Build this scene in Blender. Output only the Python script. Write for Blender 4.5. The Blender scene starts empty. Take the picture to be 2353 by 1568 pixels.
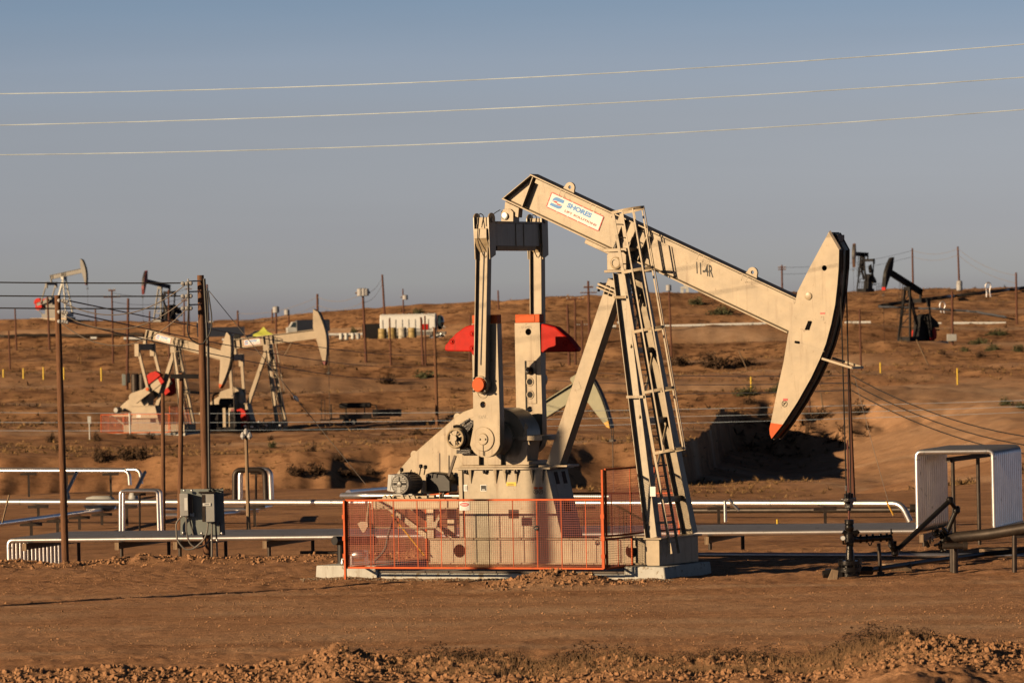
import bpy, bmesh, math, random
import numpy as np
from mathutils import Vector, Matrix
C = bpy.context.scene.collection
SC = bpy.context.scene
PI = math.pi
random.seed(7)
rng = np.random.default_rng(7)

# ------------------------------------------------------------------ camera
FPX, CX, CY, CAM_H = 12000.0, 1176.0, 784.0, 5.8       # focal length in photograph pixels (2352 wide)
ROLL = math.radians(1.2)
PITCH = -(CY - 745.0) / FPX
fw = np.array([0, math.cos(PITCH), math.sin(PITCH)])
rt0 = np.array([1.0, 0, 0]); up0 = np.cross(rt0, fw)
RT = math.cos(ROLL) * rt0 - math.sin(ROLL) * up0
UPV = math.cos(ROLL) * up0 + math.sin(ROLL) * rt0
CAM = np.array([0, 0, CAM_H])
cd = bpy.data.cameras.new('camera'); cam = bpy.data.objects.new('camera', cd); C.objects.link(cam)
mw = Matrix.Identity(4)
for i in range(3):
    mw[i][0], mw[i][1], mw[i][2], mw[i][3] = RT[i], UPV[i], -fw[i], CAM[i]
cam.matrix_world = mw
cd.sensor_width = 36.0; cd.lens = FPX / 2352.0 * 36.0
cd.clip_start = 1.0; cd.clip_end = 60000.0
cd.dof.use_dof = True; cd.dof.focus_distance = 119.0; cd.dof.aperture_fstop = 4.2
SC.camera = cam

def P(u, v, D):                                         # a point of the place seen at photograph pixel (u, v), D metres away
    return CAM + D * (fw + (u - CX) / FPX * RT - (v - CY) / FPX * UPV)
def proj(p):
    q = np.array(p) - CAM; D = q @ fw
    return CX + FPX * (q @ RT) / D, CY - FPX * (q @ UPV) / D

# ------------------------------------------------------------------ sun and sky
SUN_AZ, SUN_EL = math.radians(58), math.radians(14.0)   # the light travels away from the camera and to the right
to_sun = Vector((-math.sin(SUN_AZ) * math.cos(SUN_EL), -math.cos(SUN_AZ) * math.cos(SUN_EL), math.sin(SUN_EL)))
sl = bpy.data.lights.new('sun', 'SUN'); sun = bpy.data.objects.new('sun', sl); C.objects.link(sun)
sun.rotation_euler = to_sun.to_track_quat('Z', 'Y').to_euler()
sl.energy = 5.0; sl.angle = math.radians(0.5); sl.color = (1.0, 0.74, 0.45)
W = bpy.data.worlds.new('World'); SC.world = W; W.use_nodes = True
nt = W.node_tree
bg = nt.nodes['Background']
sky = nt.nodes.new('ShaderNodeTexSky'); sky.sky_type = 'NISHITA'; sky.sun_disc = False
sky.sun_elevation = SUN_EL; sky.sun_rotation = math.atan2(to_sun.x, to_sun.y)
sky.altitude = 200; sky.air_density = 1.0; sky.dust_density = 0.5; sky.ozone_density = 1.0
tc = nt.nodes.new('ShaderNodeTexCoord'); sep = nt.nodes.new('ShaderNodeSeparateXYZ')
nt.links.new(tc.outputs['Generated'], sep.inputs[0])
mr = nt.nodes.new('ShaderNodeMapRange'); mr.inputs['From Min'].default_value = -0.01; mr.inputs['From Max'].default_value = 0.35
nt.links.new(sep.outputs['Z'], mr.inputs['Value'])
ramp = nt.nodes.new('ShaderNodeValToRGB')               # the dusty layer low over the valley
SKYRAMP = [(0.0, (0.328, 0.364, 0.741)), (0.0283, (0.335, 0.373, 0.742)), (0.0361, (0.425, 0.47, 0.87)), (0.0508, (0.491, 0.564, 1)), (0.0753, (0.486, 0.546, 1.0)), (0.1378, (0.483, 0.513, 0.867)), (0.1686, (0.459, 0.504, 0.859)), (0.1992, (0.375, 0.45, 0.779)), (0.306, (0.3, 0.355, 0.58)), (0.58, (0.15, 0.165, 0.24)), (1.0, (0.085, 0.085, 0.1))]
while len(ramp.color_ramp.elements) < len(SKYRAMP): ramp.color_ramp.elements.new(0.5)
for e, (p_, c_) in zip(ramp.color_ramp.elements, SKYRAMP):
    e.position = p_; e.color = (*c_, 1)
nt.links.new(mr.outputs[0], ramp.inputs[0])
mx = nt.nodes.new('ShaderNodeMix'); mx.data_type = 'RGBA'; mx.blend_type = 'MULTIPLY'; mx.inputs[0].default_value = 1.0
nt.links.new(sky.outputs[0], mx.inputs[6]); nt.links.new(ramp.outputs[0], mx.inputs[7])
hn = nt.nodes.new('ShaderNodeTexNoise'); hn.inputs['Scale'].default_value = 1.0; hn.inputs['Detail'].default_value = 4
hm = nt.nodes.new('ShaderNodeMapping'); hm.inputs['Scale'].default_value = (5, 5, 70); nt.links.new(tc.outputs['Generated'], hm.inputs[0]); nt.links.new(hm.outputs[0], hn.inputs['Vector'])
hr = nt.nodes.new('ShaderNodeMapRange'); hr.inputs['To Min'].default_value = 0.93; hr.inputs['To Max'].default_value = 1.07; nt.links.new(hn.outputs[0], hr.inputs['Value'])
mx3 = nt.nodes.new('ShaderNodeMix'); mx3.data_type = 'RGBA'; mx3.blend_type = 'MULTIPLY'; mx3.inputs[0].default_value = 1.0   # uneven dust in the air
nt.links.new(mx.outputs[2], mx3.inputs[6]); nt.links.new(hr.outputs[0], mx3.inputs[7]); nt.links.new(mx3.outputs[2], bg.inputs['Color']); bg.inputs['Strength'].default_value = 0.106
SC.view_settings.view_transform = 'Standard'; SC.view_settings.look = 'None'
SC.view_settings.exposure = 0.2; SC.view_settings.gamma = 1.0
SC.cycles.max_bounces = 5; SC.cycles.diffuse_bounces = 0; SC.cycles.use_denoising = True

# ------------------------------------------------------------------ materials
def mat(name, col, rough=0.6, metal=0.0, var=0.15, scale=3.0, bump=0.0, bscale=40.0, spec=0.5, col2=None, spots=None, stretch=None, streak=None):
    m = bpy.data.materials.new(name); m.use_nodes = True
    n = m.node_tree; b = n.nodes['Principled BSDF']
    b.inputs['Roughness'].default_value = rough; b.inputs['Metallic'].default_value = metal
    b.inputs['Specular IOR Level'].default_value = spec
    t = n.nodes.new('ShaderNodeTexCoord'); src = t.outputs['Object']
    if stretch:
        mp = n.nodes.new('ShaderNodeMapping'); mp.inputs['Scale'].default_value = stretch
        n.links.new(src, mp.inputs[0]); src = mp.outputs[0]
    nz = n.nodes.new('ShaderNodeTexNoise'); nz.inputs['Scale'].default_value = scale; nz.inputs['Detail'].default_value = 6; nz.inputs['Roughness'].default_value = 0.65
    n.links.new(src, nz.inputs['Vector'])
    r = n.nodes.new('ShaderNodeValToRGB')
    c1 = tuple(max(0, c * (1 - var)) for c in col) if col2 is None else col2
    c2 = tuple(min(1, c * (1 + var)) for c in col)
    r.color_ramp.elements[0].position = 0.32; r.color_ramp.elements[1].position = 0.68
    r.color_ramp.elements[0].color = (*c1, 1); r.color_ramp.elements[1].color = (*c2, 1)
    n.links.new(nz.outputs[0], r.inputs[0]); out = r.outputs[0]
    if spots:                                           # chips and stains: (colour, scale, threshold)
        sc_, s_, th_ = spots
        n2 = n.nodes.new('ShaderNodeTexNoise'); n2.inputs['Scale'].default_value = s_; n2.inputs['Detail'].default_value = 8; n2.inputs['Roughness'].default_value = 0.7
        n.links.new(src, n2.inputs['Vector'])
        r2 = n.nodes.new('ShaderNodeValToRGB'); r2.color_ramp.elements[0].position = th_; r2.color_ramp.elements[1].position = th_ + 0.05
        r2.color_ramp.elements[0].color = (0, 0, 0, 1); r2.color_ramp.elements[1].color = (1, 1, 1, 1)
        n.links.new(n2.outputs[0], r2.inputs[0])
        mm = n.nodes.new('ShaderNodeMix'); mm.data_type = 'RGBA'
        n.links.new(r2.outputs[0], mm.inputs[0]); n.links.new(out, mm.inputs[6]); mm.inputs[7].default_value = (*sc_, 1)
        out = mm.outputs[2]
    if streak:                                          # runs of rust and grease down the steel: (colour, amount)
        sm_ = n.nodes.new('ShaderNodeMapping'); sm_.inputs['Scale'].default_value = (7, 7, 0.55); n.links.new(t.outputs['Object'], sm_.inputs[0])
        n4 = n.nodes.new('ShaderNodeTexNoise'); n4.inputs['Scale'].default_value = 1.0; n4.inputs['Detail'].default_value = 7; n4.inputs['Roughness'].default_value = 0.7; n.links.new(sm_.outputs[0], n4.inputs['Vector'])
        r4 = n.nodes.new('ShaderNodeValToRGB'); r4.color_ramp.elements[0].position = 0.54; r4.color_ramp.elements[1].position = 0.72
        r4.color_ramp.elements[0].color = (0, 0, 0, 1); r4.color_ramp.elements[1].color = (streak[1],) * 3 + (1,); n.links.new(n4.outputs[0], r4.inputs[0])
        m4 = n.nodes.new('ShaderNodeMix'); m4.data_type = 'RGBA'; n.links.new(r4.outputs[0], m4.inputs[0]); n.links.new(out, m4.inputs[6]); m4.inputs[7].default_value = (*streak[0], 1); out = m4.outputs[2]
    n.links.new(out, b.inputs['Base Color'])
    if bump > 0:
        n3 = n.nodes.new('ShaderNodeTexNoise'); n3.inputs['Scale'].default_value = bscale; n3.inputs['Detail'].default_value = 5
        n.links.new(src, n3.inputs['Vector'])
        bp = n.nodes.new('ShaderNodeBump'); bp.inputs['Strength'].default_value = bump; bp.inputs['Distance'].default_value = 0.02
        n.links.new(n3.outputs[0], bp.inputs['Height']); n.links.new(bp.outputs[0], b.inputs['Normal'])
    return m
M = {}
M['tan'] = mat('tan_paint', (0.425, 0.322, 0.20), 0.38, 0, 0.17, 2.2, 0.12, 3.0, spots=((0.27, 0.175, 0.09), 5.0, 0.63), streak=((0.22, 0.13, 0.065), 0.75))
M['tanw'] = mat('worn_tan_paint', (0.43, 0.345, 0.235), 0.5, 0, 0.16, 3.0, 0.05, 8.0, spots=((0.28, 0.16, 0.08), 5.0, 0.62), streak=((0.22, 0.12, 0.06), 0.7))
M['tanfar'] = mat('faded_tan_paint', (0.42, 0.32, 0.21), 0.55, 0, 0.15, 1.0)
M['red'] = mat('red_paint', (0.50, 0.014, 0.006), 0.6, 0, 0.14, 5.0, 0.05, 30, spec=0.2, spots=((0.50, 0.10, 0.06), 14.0, 0.67), streak=((0.25, 0.03, 0.015), 0.7))
M['orange'] = mat('orange_paint', (0.62, 0.105, 0.020), 0.6, 0, 0.12, 5.0, spec=0.25, spots=((0.45, 0.14, 0.06), 9.0, 0.62), streak=((0.40, 0.07, 0.03), 0.7))
M['orangewire'] = mat('orange_wire', (0.40, 0.055, 0.014), 0.5, 0, 0.1, 5.0)
M['concrete'] = mat('concrete', (0.54, 0.52, 0.47), 0.85, 0, 0.10, 3.0, 0.2, 40, spots=((0.30, 0.24, 0.17), 5.0, 0.56), streak=((0.26, 0.19, 0.13), 0.6))
M['black'] = mat('black_steel', (0.022, 0.019, 0.017), 0.45, 0.3, 0.3, 6.0)
M['oily'] = mat('oily_black_iron', (0.018, 0.015, 0.013), 0.28, 0.5, 0.4, 9.0, 0.3, 30)
M['dsteel'] = mat('dark_weathered_steel', (0.06, 0.045, 0.035), 0.5, 0.5, 0.3, 6.0)
M['rust'] = mat('rusty_rod', (0.13, 0.035, 0.025), 0.55, 0.2, 0.3, 8.0)
M['chrome'] = mat('aluminium_jacket', (0.76, 0.72, 0.70), 0.34, 0.90, 0.10, 2.0, 0.06, 14.0, spots=((0.42, 0.38, 0.34), 3.0, 0.62))
M['galv'] = mat('galvanised_steel', (0.55, 0.55, 0.54), 0.38, 0.9, 0.1, 6.0)
M['wood'] = mat('brown_pole_wood', (0.17, 0.075, 0.034), 0.85, 0, 0.4, 5.0, 0.5, 20, stretch=(6, 6, 0.35))
M['woodg'] = mat('grey_pole_wood', (0.30, 0.20, 0.12), 0.85, 0, 0.35, 5.0, 0.5, 20, stretch=(6, 6, 0.35))
M['woodr'] = mat('red_brown_pole_wood', (0.12, 0.046, 0.026), 0.85, 0, 0.3, 5.0, stretch=(6, 6, 0.35))
M['grey'] = mat('grey_enamel', (0.25, 0.27, 0.25), 0.5, 0, 0.08, 4.0)
M['lgrey'] = mat('light_grey_enamel', (0.42, 0.41, 0.39), 0.45, 0, 0.08, 4.0)
M['motor'] = mat('motor_grey_paint', (0.30, 0.28, 0.25), 0.42, 0.1, 0.2, 7.0)
M['white'] = mat('white_paint', (0.80, 0.78, 0.74), 0.5, 0, 0.05, 4.0)
M['offwhite'] = mat('dusty_white_paint', (0.62, 0.60, 0.55), 0.5, 0, 0.15, 1.0)
M['blue'] = mat('blue_ink', (0.06, 0.26, 0.62), 0.5, 0, 0.06, 4.0)
M['redink'] = mat('red_ink', (0.62, 0.04, 0.04), 0.5, 0, 0.05, 4.0)
M['dredink'] = mat('dark_red_ink', (0.30, 0.03, 0.03), 0.5, 0, 0.05, 4.0)
M['ink'] = mat('black_ink', (0.02, 0.018, 0.016), 0.6, 0, 0.1, 4.0)
M['hole_shade'] = mat('painted_hole_shade', (0.012, 0.01, 0.009), 0.8, 0, 0.1, 4.0)  # near-black colour stands in for the shade inside openings
M['yellow'] = mat('yellow_paint', (0.80, 0.52, 0.03), 0.5, 0, 0.1, 4.0)
M['yorange'] = mat('amber_paint', (0.75, 0.38, 0.04), 0.5, 0, 0.1, 4.0)
M['drumy'] = mat('dirty_yellow_drum', (0.40, 0.28, 0.10), 0.55, 0, 0.25, 2.0)
M['drumw'] = mat('dirty_pale_drum', (0.52, 0.46, 0.36), 0.55, 0, 0.2, 2.0)
M['wire'] = mat('black_wire', (0.02, 0.018, 0.018), 0.6)
M['lwire'] = mat('bright_wire', (0.60, 0.68, 0.78), 0.5, 0.0, 0.35, 0.6)
M['bwire'] = mat('dusty_cable', (0.30, 0.24, 0.19), 0.6)
M['cable'] = mat('steel_rope', (0.05, 0.042, 0.036), 0.45, 0.7, 0.4, 60.0)
M['hose'] = mat('grey_hose', (0.17, 0.15, 0.13), 0.5, 0, 0.1, 5.0)
M['ceramic'] = mat('grey_porcelain', (0.45, 0.43, 0.42), 0.2, 0, 0.1, 5.0)
M['rubber'] = mat('black_rubber', (0.02, 0.02, 0.02), 0.8)
M['green'] = mat('pale_green_paint', (0.30, 0.275, 0.165), 0.5, 0, 0.12, 1.5)
M['pgrey'] = mat('grey_pump_paint', (0.22, 0.20, 0.175), 0.5, 0, 0.15, 1.0)
M['pdark'] = mat('dark_pump_paint', (0.026, 0.024, 0.025), 0.75, 0, 0.2, 1.0, spec=0.15)
M['pblue'] = mat('slate_pump_paint', (0.07, 0.075, 0.09), 0.7, 0, 0.2, 1.0)
M['pbrown'] = mat('brown_pump_paint', (0.14, 0.065, 0.035), 0.5, 0, 0.2, 1.0)
M['dred'] = mat('dark_red_paint', (0.20, 0.02, 0.02), 0.45, 0, 0.2, 1.0)
M['canopy'] = mat('lime_canvas', (0.72, 0.74, 0.12), 0.8, 0, 0.08, 1.0)
M['glass'] = mat('dark_glass', (0.03, 0.05, 0.06), 0.08, 0, 0.1, 1.0)
M['trunk'] = mat('dark_blue_paint', (0.03, 0.035, 0.05), 0.35, 0, 0.1, 1.0)
M['bush'] = mat('dry_bush', (0.085, 0.045, 0.022), 0.9, 0, 0.4, 3.0)
M['bushg'] = mat('olive_bush', (0.085, 0.085, 0.035), 0.9, 0, 0.4, 3.0)
M['scrub'] = mat('dry_scrub', (0.30, 0.17, 0.065), 0.9, 0, 0.45, 0.35)
M['grass'] = mat('dry_grass', (0.25, 0.14, 0.065), 0.8, 0, 0.45, 2.5)
M['clod'] = mat('dirt_clod', (0.37, 0.188, 0.090), 0.95, 0, 0.22, 6.0, 0.6, 25)
M['stone'] = mat('gravel_stone', (0.30, 0.22, 0.15), 0.9, 0, 0.35, 8.0)

# ------------------------------------------------------------------ mesh helpers
def V(*a): return np.array(a, float)
def unit(a):
    a = np.array(a, float); return a / (np.linalg.norm(a) + 1e-12)
class MB:
    def __init__(s): s.v = []; s.f = []
    def add(s, vs, fs):
        o = len(s.v); s.v.extend([tuple(map(float, p)) for p in vs]); s.f.extend([tuple(i + o for i in f) for f in fs]); return s
    def box(s, x0, x1, y0, y1, z0, z1):
        vs = [(x0, y0, z0), (x1, y0, z0), (x1, y1, z0), (x0, y1, z0), (x0, y0, z1), (x1, y0, z1), (x1, y1, z1), (x0, y1, z1)]
        return s.add(vs, [(0, 3, 2, 1), (4, 5, 6, 7), (0, 1, 5, 4), (1, 2, 6, 5), (2, 3, 7, 6), (3, 0, 4, 7)])
    def hexa(s, vs):                                     # eight corners, bottom ring then top ring
        return s.add(vs, [(0, 3, 2, 1), (4, 5, 6, 7), (0, 1, 5, 4), (1, 2, 6, 5), (2, 3, 7, 6), (3, 0, 4, 7)])
    def bar(s, p0, p1, w, h, up=(0, 0, 1)):              # w across, h along up
        p0 = np.array(p0, float); p1 = np.array(p1, float); d = unit(p1 - p0); up = np.array(up, float)
        sd = np.cross(d, up)
        if np.linalg.norm(sd) < 1e-5: sd = np.cross(d, (1, 0, 0.01))
        sd = unit(sd); u2 = np.cross(sd, d)
        a, b = sd * w / 2, u2 * h / 2
        return s.hexa([p0 - a - b, p0 + a - b, p0 + a + b, p0 - a + b, p1 - a - b, p1 + a - b, p1 + a + b, p1 - a + b])
    def tube(s, pts, r, n=8, cap=True):
        pts = [np.array(p, float) for p in pts]; m = len(pts)
        rs = r if hasattr(r, '__len__') else [r] * m
        t = [unit(pts[min(i + 1, m - 1)] - pts[max(i - 1, 0)]) for i in range(m)]
        a = np.cross(t[0], (0, 0, 1.0))
        if np.linalg.norm(a) < 1e-3: a = np.cross(t[0], (0, 1.0, 0))
        a = unit(a); vs = []; fs = []
        for i in range(m):
            a = unit(a - t[i] * (a @ t[i])); b = np.cross(t[i], a)
            for k in range(n):
                q = 2 * PI * k / n; vs.append(pts[i] + rs[i] * (math.cos(q) * a + math.sin(q) * b))
        for i in range(m - 1):
            for k in range(n):
                fs.append((i * n + k, i * n + (k + 1) % n, (i + 1) * n + (k + 1) % n, (i + 1) * n + k))
        if cap: fs.append(tuple(range(n - 1, -1, -1))); fs.append(tuple((m - 1) * n + k for k in range(n)))
        return s.add(vs, fs)
    def cyl(s, p0, p1, r, n=16, r2=None): return s.tube([p0, p1], [r, r if r2 is None else r2], n)
    def prism(s, poly, y0, y1):                          # outline in x, z between two y
        n = len(poly)
        vs = [(x, y0, z) for x, z in poly] + [(x, y1, z) for x, z in poly]
        return s.add(vs, [tuple(range(n)), tuple(range(2 * n - 1, n - 1, -1))] + [(i, i + n, (i + 1) % n + n, (i + 1) % n) for i in range(n)])
    def rim(s, poly, y0, y1):
        n = len(poly)
        vs = [(x, y0, z) for x, z in poly] + [(x, y1, z) for x, z in poly]
        return s.add(vs, [(i, i + n, (i + 1) % n + n, (i + 1) % n) for i in range(n)])
    def holed(s, poly, holes, y0, y1, n=20):             # plate with round holes, triangulated by bmesh
        bm = bmesh.new(); edges = []
        def loop(pts):
            vs = [bm.verts.new((x, 0, z)) for x, z in pts]
            for i in range(len(vs)): edges.append(bm.edges.new((vs[i], vs[(i + 1) % len(vs)])))
        loop(poly); loops = [poly]
        for hx, hz, hr in holes:
            c = [(hx + hr * math.cos(2 * PI * k / n), hz + hr * math.sin(2 * PI * k / n)) for k in range(n)]
            loop(c); loops.append(c)
        bmesh.ops.triangle_fill(bm, use_beauty=True, use_dissolve=False, edges=edges, normal=(0, -1, 0))
        bm.verts.index_update()
        pts = [(v.co.x, v.co.z) for v in bm.verts]; tr = [tuple(v.index for v in f.verts) for f in bm.faces]; bm.free()
        s.add([(x, y0, z) for x, z in pts], tr); s.add([(x, y1, z) for x, z in pts], [t[::-1] for t in tr])
        for lp in loops: s.rim(lp, y0, y1)
        return s
    def lathe(s, prof, c=(0, 0, 0), n=20, ax='z'):       # (radius, height) pairs round an axis
        vs = []; fs = []; m = len(prof)
        for r, h in prof:
            for k in range(n):
                q = 2 * PI * k / n; x, y = r * math.cos(q), r * math.sin(q)
                p = (x, y, h) if ax == 'z' else ((x, h, y) if ax == 'y' else (h, x, y))
                vs.append((c[0] + p[0], c[1] + p[1], c[2] + p[2]))
        for i in range(m - 1):
            for k in range(n): fs.append((i * n + k, i * n + (k + 1) % n, (i + 1) * n + (k + 1) % n, (i + 1) * n + k))
        fs.append(tuple(range(n - 1, -1, -1))); fs.append(tuple((m - 1) * n + k for k in range(n)))
        return s.add(vs, fs)
    def ring(s, c, R, r, ax='y', n=24, k=8, arc=(0, 2 * PI), sq=None):
        pts = []; full = abs(arc[1] - arc[0] - 2 * PI) < 1e-6
        for i in range(n + 1):
            q = arc[0] + (arc[1] - arc[0]) * i / n; a, b = R * math.cos(q), R * math.sin(q)
            pts.append((c[0] + a, c[1], c[2] + b) if ax == 'y' else ((c[0] + a, c[1] + b, c[2]) if ax == 'z' else (c[0], c[1] + a, c[2] + b)))
        return s.tube(pts, r, k, not full)
    def build(s, name, m, parent=None, smooth=True, bev=0.0, ang=38):
        me = bpy.data.meshes.new(name); me.from_pydata(s.v, [], s.f); me.validate()
        bm = bmesh.new(); bm.from_mesh(me); bmesh.ops.recalc_face_normals(bm, faces=bm.faces); bm.to_mesh(me); bm.free()
        me.materials.append(M[m] if isinstance(m, str) else m)
        if smooth:
            me.polygons.foreach_set('use_smooth', [True] * len(me.polygons)); me.set_sharp_from_angle(angle=math.radians(ang))
        o = bpy.data.objects.new(name, me); C.objects.link(o)
        if parent: o.parent = parent
        if bev > 0:
            b = o.modifiers.new('bevel', 'BEVEL'); b.width = bev; b.segments = 1; b.limit_method = 'ANGLE'; b.angle_limit = math.radians(40)
        return o
def fillet(pts, r, n=5):
    pts = [np.array(p, float) for p in pts]; out = [pts[0]]
    for i in range(1, len(pts) - 1):
        a, b, c = pts[i - 1], pts[i], pts[i + 1]
        rr = min(r, np.linalg.norm(a - b) * 0.45, np.linalg.norm(c - b) * 0.45)
        p, q = b + unit(a - b) * rr, b + unit(c - b) * rr
        for k in range(n + 1):
            t = k / n; out.append((1 - t) ** 2 * p + 2 * t * (1 - t) * b + t * t * q)
    out.append(pts[-1]); return out
def sag(p, q, drop, n=24):
    p, q = np.array(p, float), np.array(q, float)
    return [p + (q - p) * t - V(0, 0, 4 * drop * t * (1 - t)) for t in np.linspace(0, 1, n + 1)]
def empty(name, loc=(0, 0, 0), rz=0.0, parent=None):
    o = bpy.data.objects.new(name, None); C.objects.link(o); o.empty_display_size = 0.2
    o.location = tuple(map(float, loc)); o.rotation_euler = (0, 0, rz)
    if parent: o.parent = parent
    return o
def tag(o, label, cat, group=None, kind=None):
    o['label'] = label; o['category'] = cat
    if group: o['group'] = group
    if kind: o['kind'] = kind
    return o
def struct(o, kind='structure'): o['kind'] = kind; return o
def copy_tree(o, parent=None):
    c = o.copy(); C.objects.link(c); c.parent = parent
    for k in list(o.children): copy_tree(k, c)
    return c
def text_geo(body, height, bold=0.0, shear=0.0, spacing=1.0):  # (points, faces, width): flat letters from the built-in font
    cu = bpy.data.curves.new('t', 'FONT'); cu.body = body; cu.size = 1.0; cu.offset = bold; cu.shear = shear; cu.space_character = spacing
    cu.resolution_u = 3
    o = bpy.data.objects.new('t', cu); C.objects.link(o); bpy.context.view_layer.update()
    dg = bpy.context.evaluated_depsgraph_get(); me = bpy.data.meshes.new_from_object(o.evaluated_get(dg))
    vs = np.array([tuple(v.co) for v in me.vertices]); fs = [tuple(p.vertices) for p in me.polygons]
    C.objects.unlink(o); bpy.data.objects.remove(o); bpy.data.curves.remove(cu); bpy.data.meshes.remove(me)
    mn, mxx = vs.min(0), vs.max(0); k = height / (mxx[1] - mn[1])
    vs = (vs - mn) * k
    return vs, fs, (mxx[0] - mn[0]) * k
def put_text(mb, body, o, ex, ey, height, width=None, **kw):   # o: lower left corner; ex, ey: unit axes
    vs, fs, w = text_geo(body, height, **kw)
    sx = 1.0 if width is None else width / w
    o, ex, ey = np.array(o, float), np.array(ex, float), np.array(ey, float)
    mb.add([o + ex * p[0] * sx + ey * p[1] for p in vs], fs)

# ------------------------------------------------------------------ terrain
def hz(u): return 745.0 - 0.021 * (u - 1176.0)
def vnoise(x, y, seed=0):
    xi = np.floor(x).astype(np.int64); yi = np.floor(y).astype(np.int64); xf = x - xi; yf = y - yi
    def h(a, b):
        n = (a * 374761393 + b * 668265263 + seed * 982451653) & 0x7fffffff
        n = ((n ^ (n >> 13)) * 1274126177) & 0x7fffffff
        return ((n ^ (n >> 16)) & 0xffff) / 65535.0
    u_ = xf * xf * (3 - 2 * xf); v_ = yf * yf * (3 - 2 * yf)
    return (h(xi, yi) * (1 - u_) + h(xi + 1, yi) * u_) * (1 - v_) + (h(xi, yi + 1) * (1 - u_) + h(xi + 1, yi + 1) * u_) * v_ - 0.5
def fbm(x, y, seed=0, oct=4, gain=0.5):
    s = 0; a = 1.0
    for o in range(oct):
        s = s + a * vnoise(x * 2 ** o + 17.3 * o, y * 2 ** o - 9.1 * o, seed + o); a *= gain
    return s
QC = np.array([0., 600., 1176., 1750., 2352.])
ROWS = [(40, None, [0] * 5), (131, None, [0] * 5), (140, None, [-.45, -.45, -.4, -.42, -.5]), (175, None, [-.75] * 5), (212, None, [-1.05, -1.05, -1.05, -1.5, -1.2]),
        (232, None, [-1.35, -1.3, -1.4, -2.3, -1.6]), (256, None, [-5.2, -5.6, -6.0, -4.6, -2.0]), (276, None, [-6.6, -7.4, -7.7, -6.0, -2.4]), (305, None, [-6.6, -7.4, -7.6, -6.4, -2.7]), (340, None, [-6.1, -6.4, -6.4, -6.2, -3.1]),
        (400, None, [-6.1, -6.1, -6.1, -6.2, -3.3]),
        (440, [1004, 1002, 1000, 985, 965], None), (480, [972, 972, 970, 957, 925], None), (520, [935, 928, 925, 915, 888], None),
        (600, [880, 872, 868, 862, 838], None), (700, [830, 820, 808, 796, 778], None), (800, [796, 780, 755, 732, 716], None),
        (880, [774, 756, 729, 702, 686], None), (950, [760, 741, 710, 682, 662], None), (1000, [764, 746, 716, 689, 670], None), (1300, [815, 800, 780, 760, 745], None),
        (3000, None, [-30] * 5), (30000, None, [-120] * 5)]
RD = np.array([r[0] for r in ROWS], float)
RZ = np.array([r[2] if r[2] is not None else [CAM_H - (v - hz(q)) * r[0] / FPX for v, q in zip(r[1], QC)] for r in ROWS], float)
iU = 9
MU = np.array([0, 230, 300, 420, 500, 620, 700, 750, 800, 870, 925, 1010, 1100, 1226, 1300, 1376, 1476, 1580, 1676, 1826, 1900, 1956, 2010, 2076, 2151, 2230, 2352], float)
MH = np.array([.10, .16, .17, .10, .16, .16, .22, .31, .30, .26, .22, .20, .20, .06, .12, .18, .17, .12, .13, .06, .10, .19, .30, .40, .36, .26, .18], float)
def base_z(q, D, upper=False):
    qc = np.clip(q, -400, 2752); qi = np.clip((np.interp(qc, QC, np.arange(5.))), 0, 4)
    i0 = np.minimum(qi.astype(int), 3); tq = qi - i0
    di = np.interp(D, RD, np.arange(len(RD), dtype=float)); d0 = np.minimum(di.astype(int), len(RD) - 2); td = di - d0
    def g(d, c): return RZ[d, c]
    return (g(d0, i0) * (1 - tq) + g(d0, i0 + 1) * tq) * (1 - td) + (g(d0 + 1, i0) * (1 - tq) + g(d0 + 1, i0 + 1) * tq) * td
def sstep(a, b, x):
    t = np.clip((x - a) / (b - a), 0, 1); return t * t * (3 - 2 * t)
def terrace(x, D): return ((D + 34 * fbm(x / 70, D / 260, 83, 2)) / 54.0) % 1   # 0 to 0.22 is a cut face, the rest a graded bench
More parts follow.
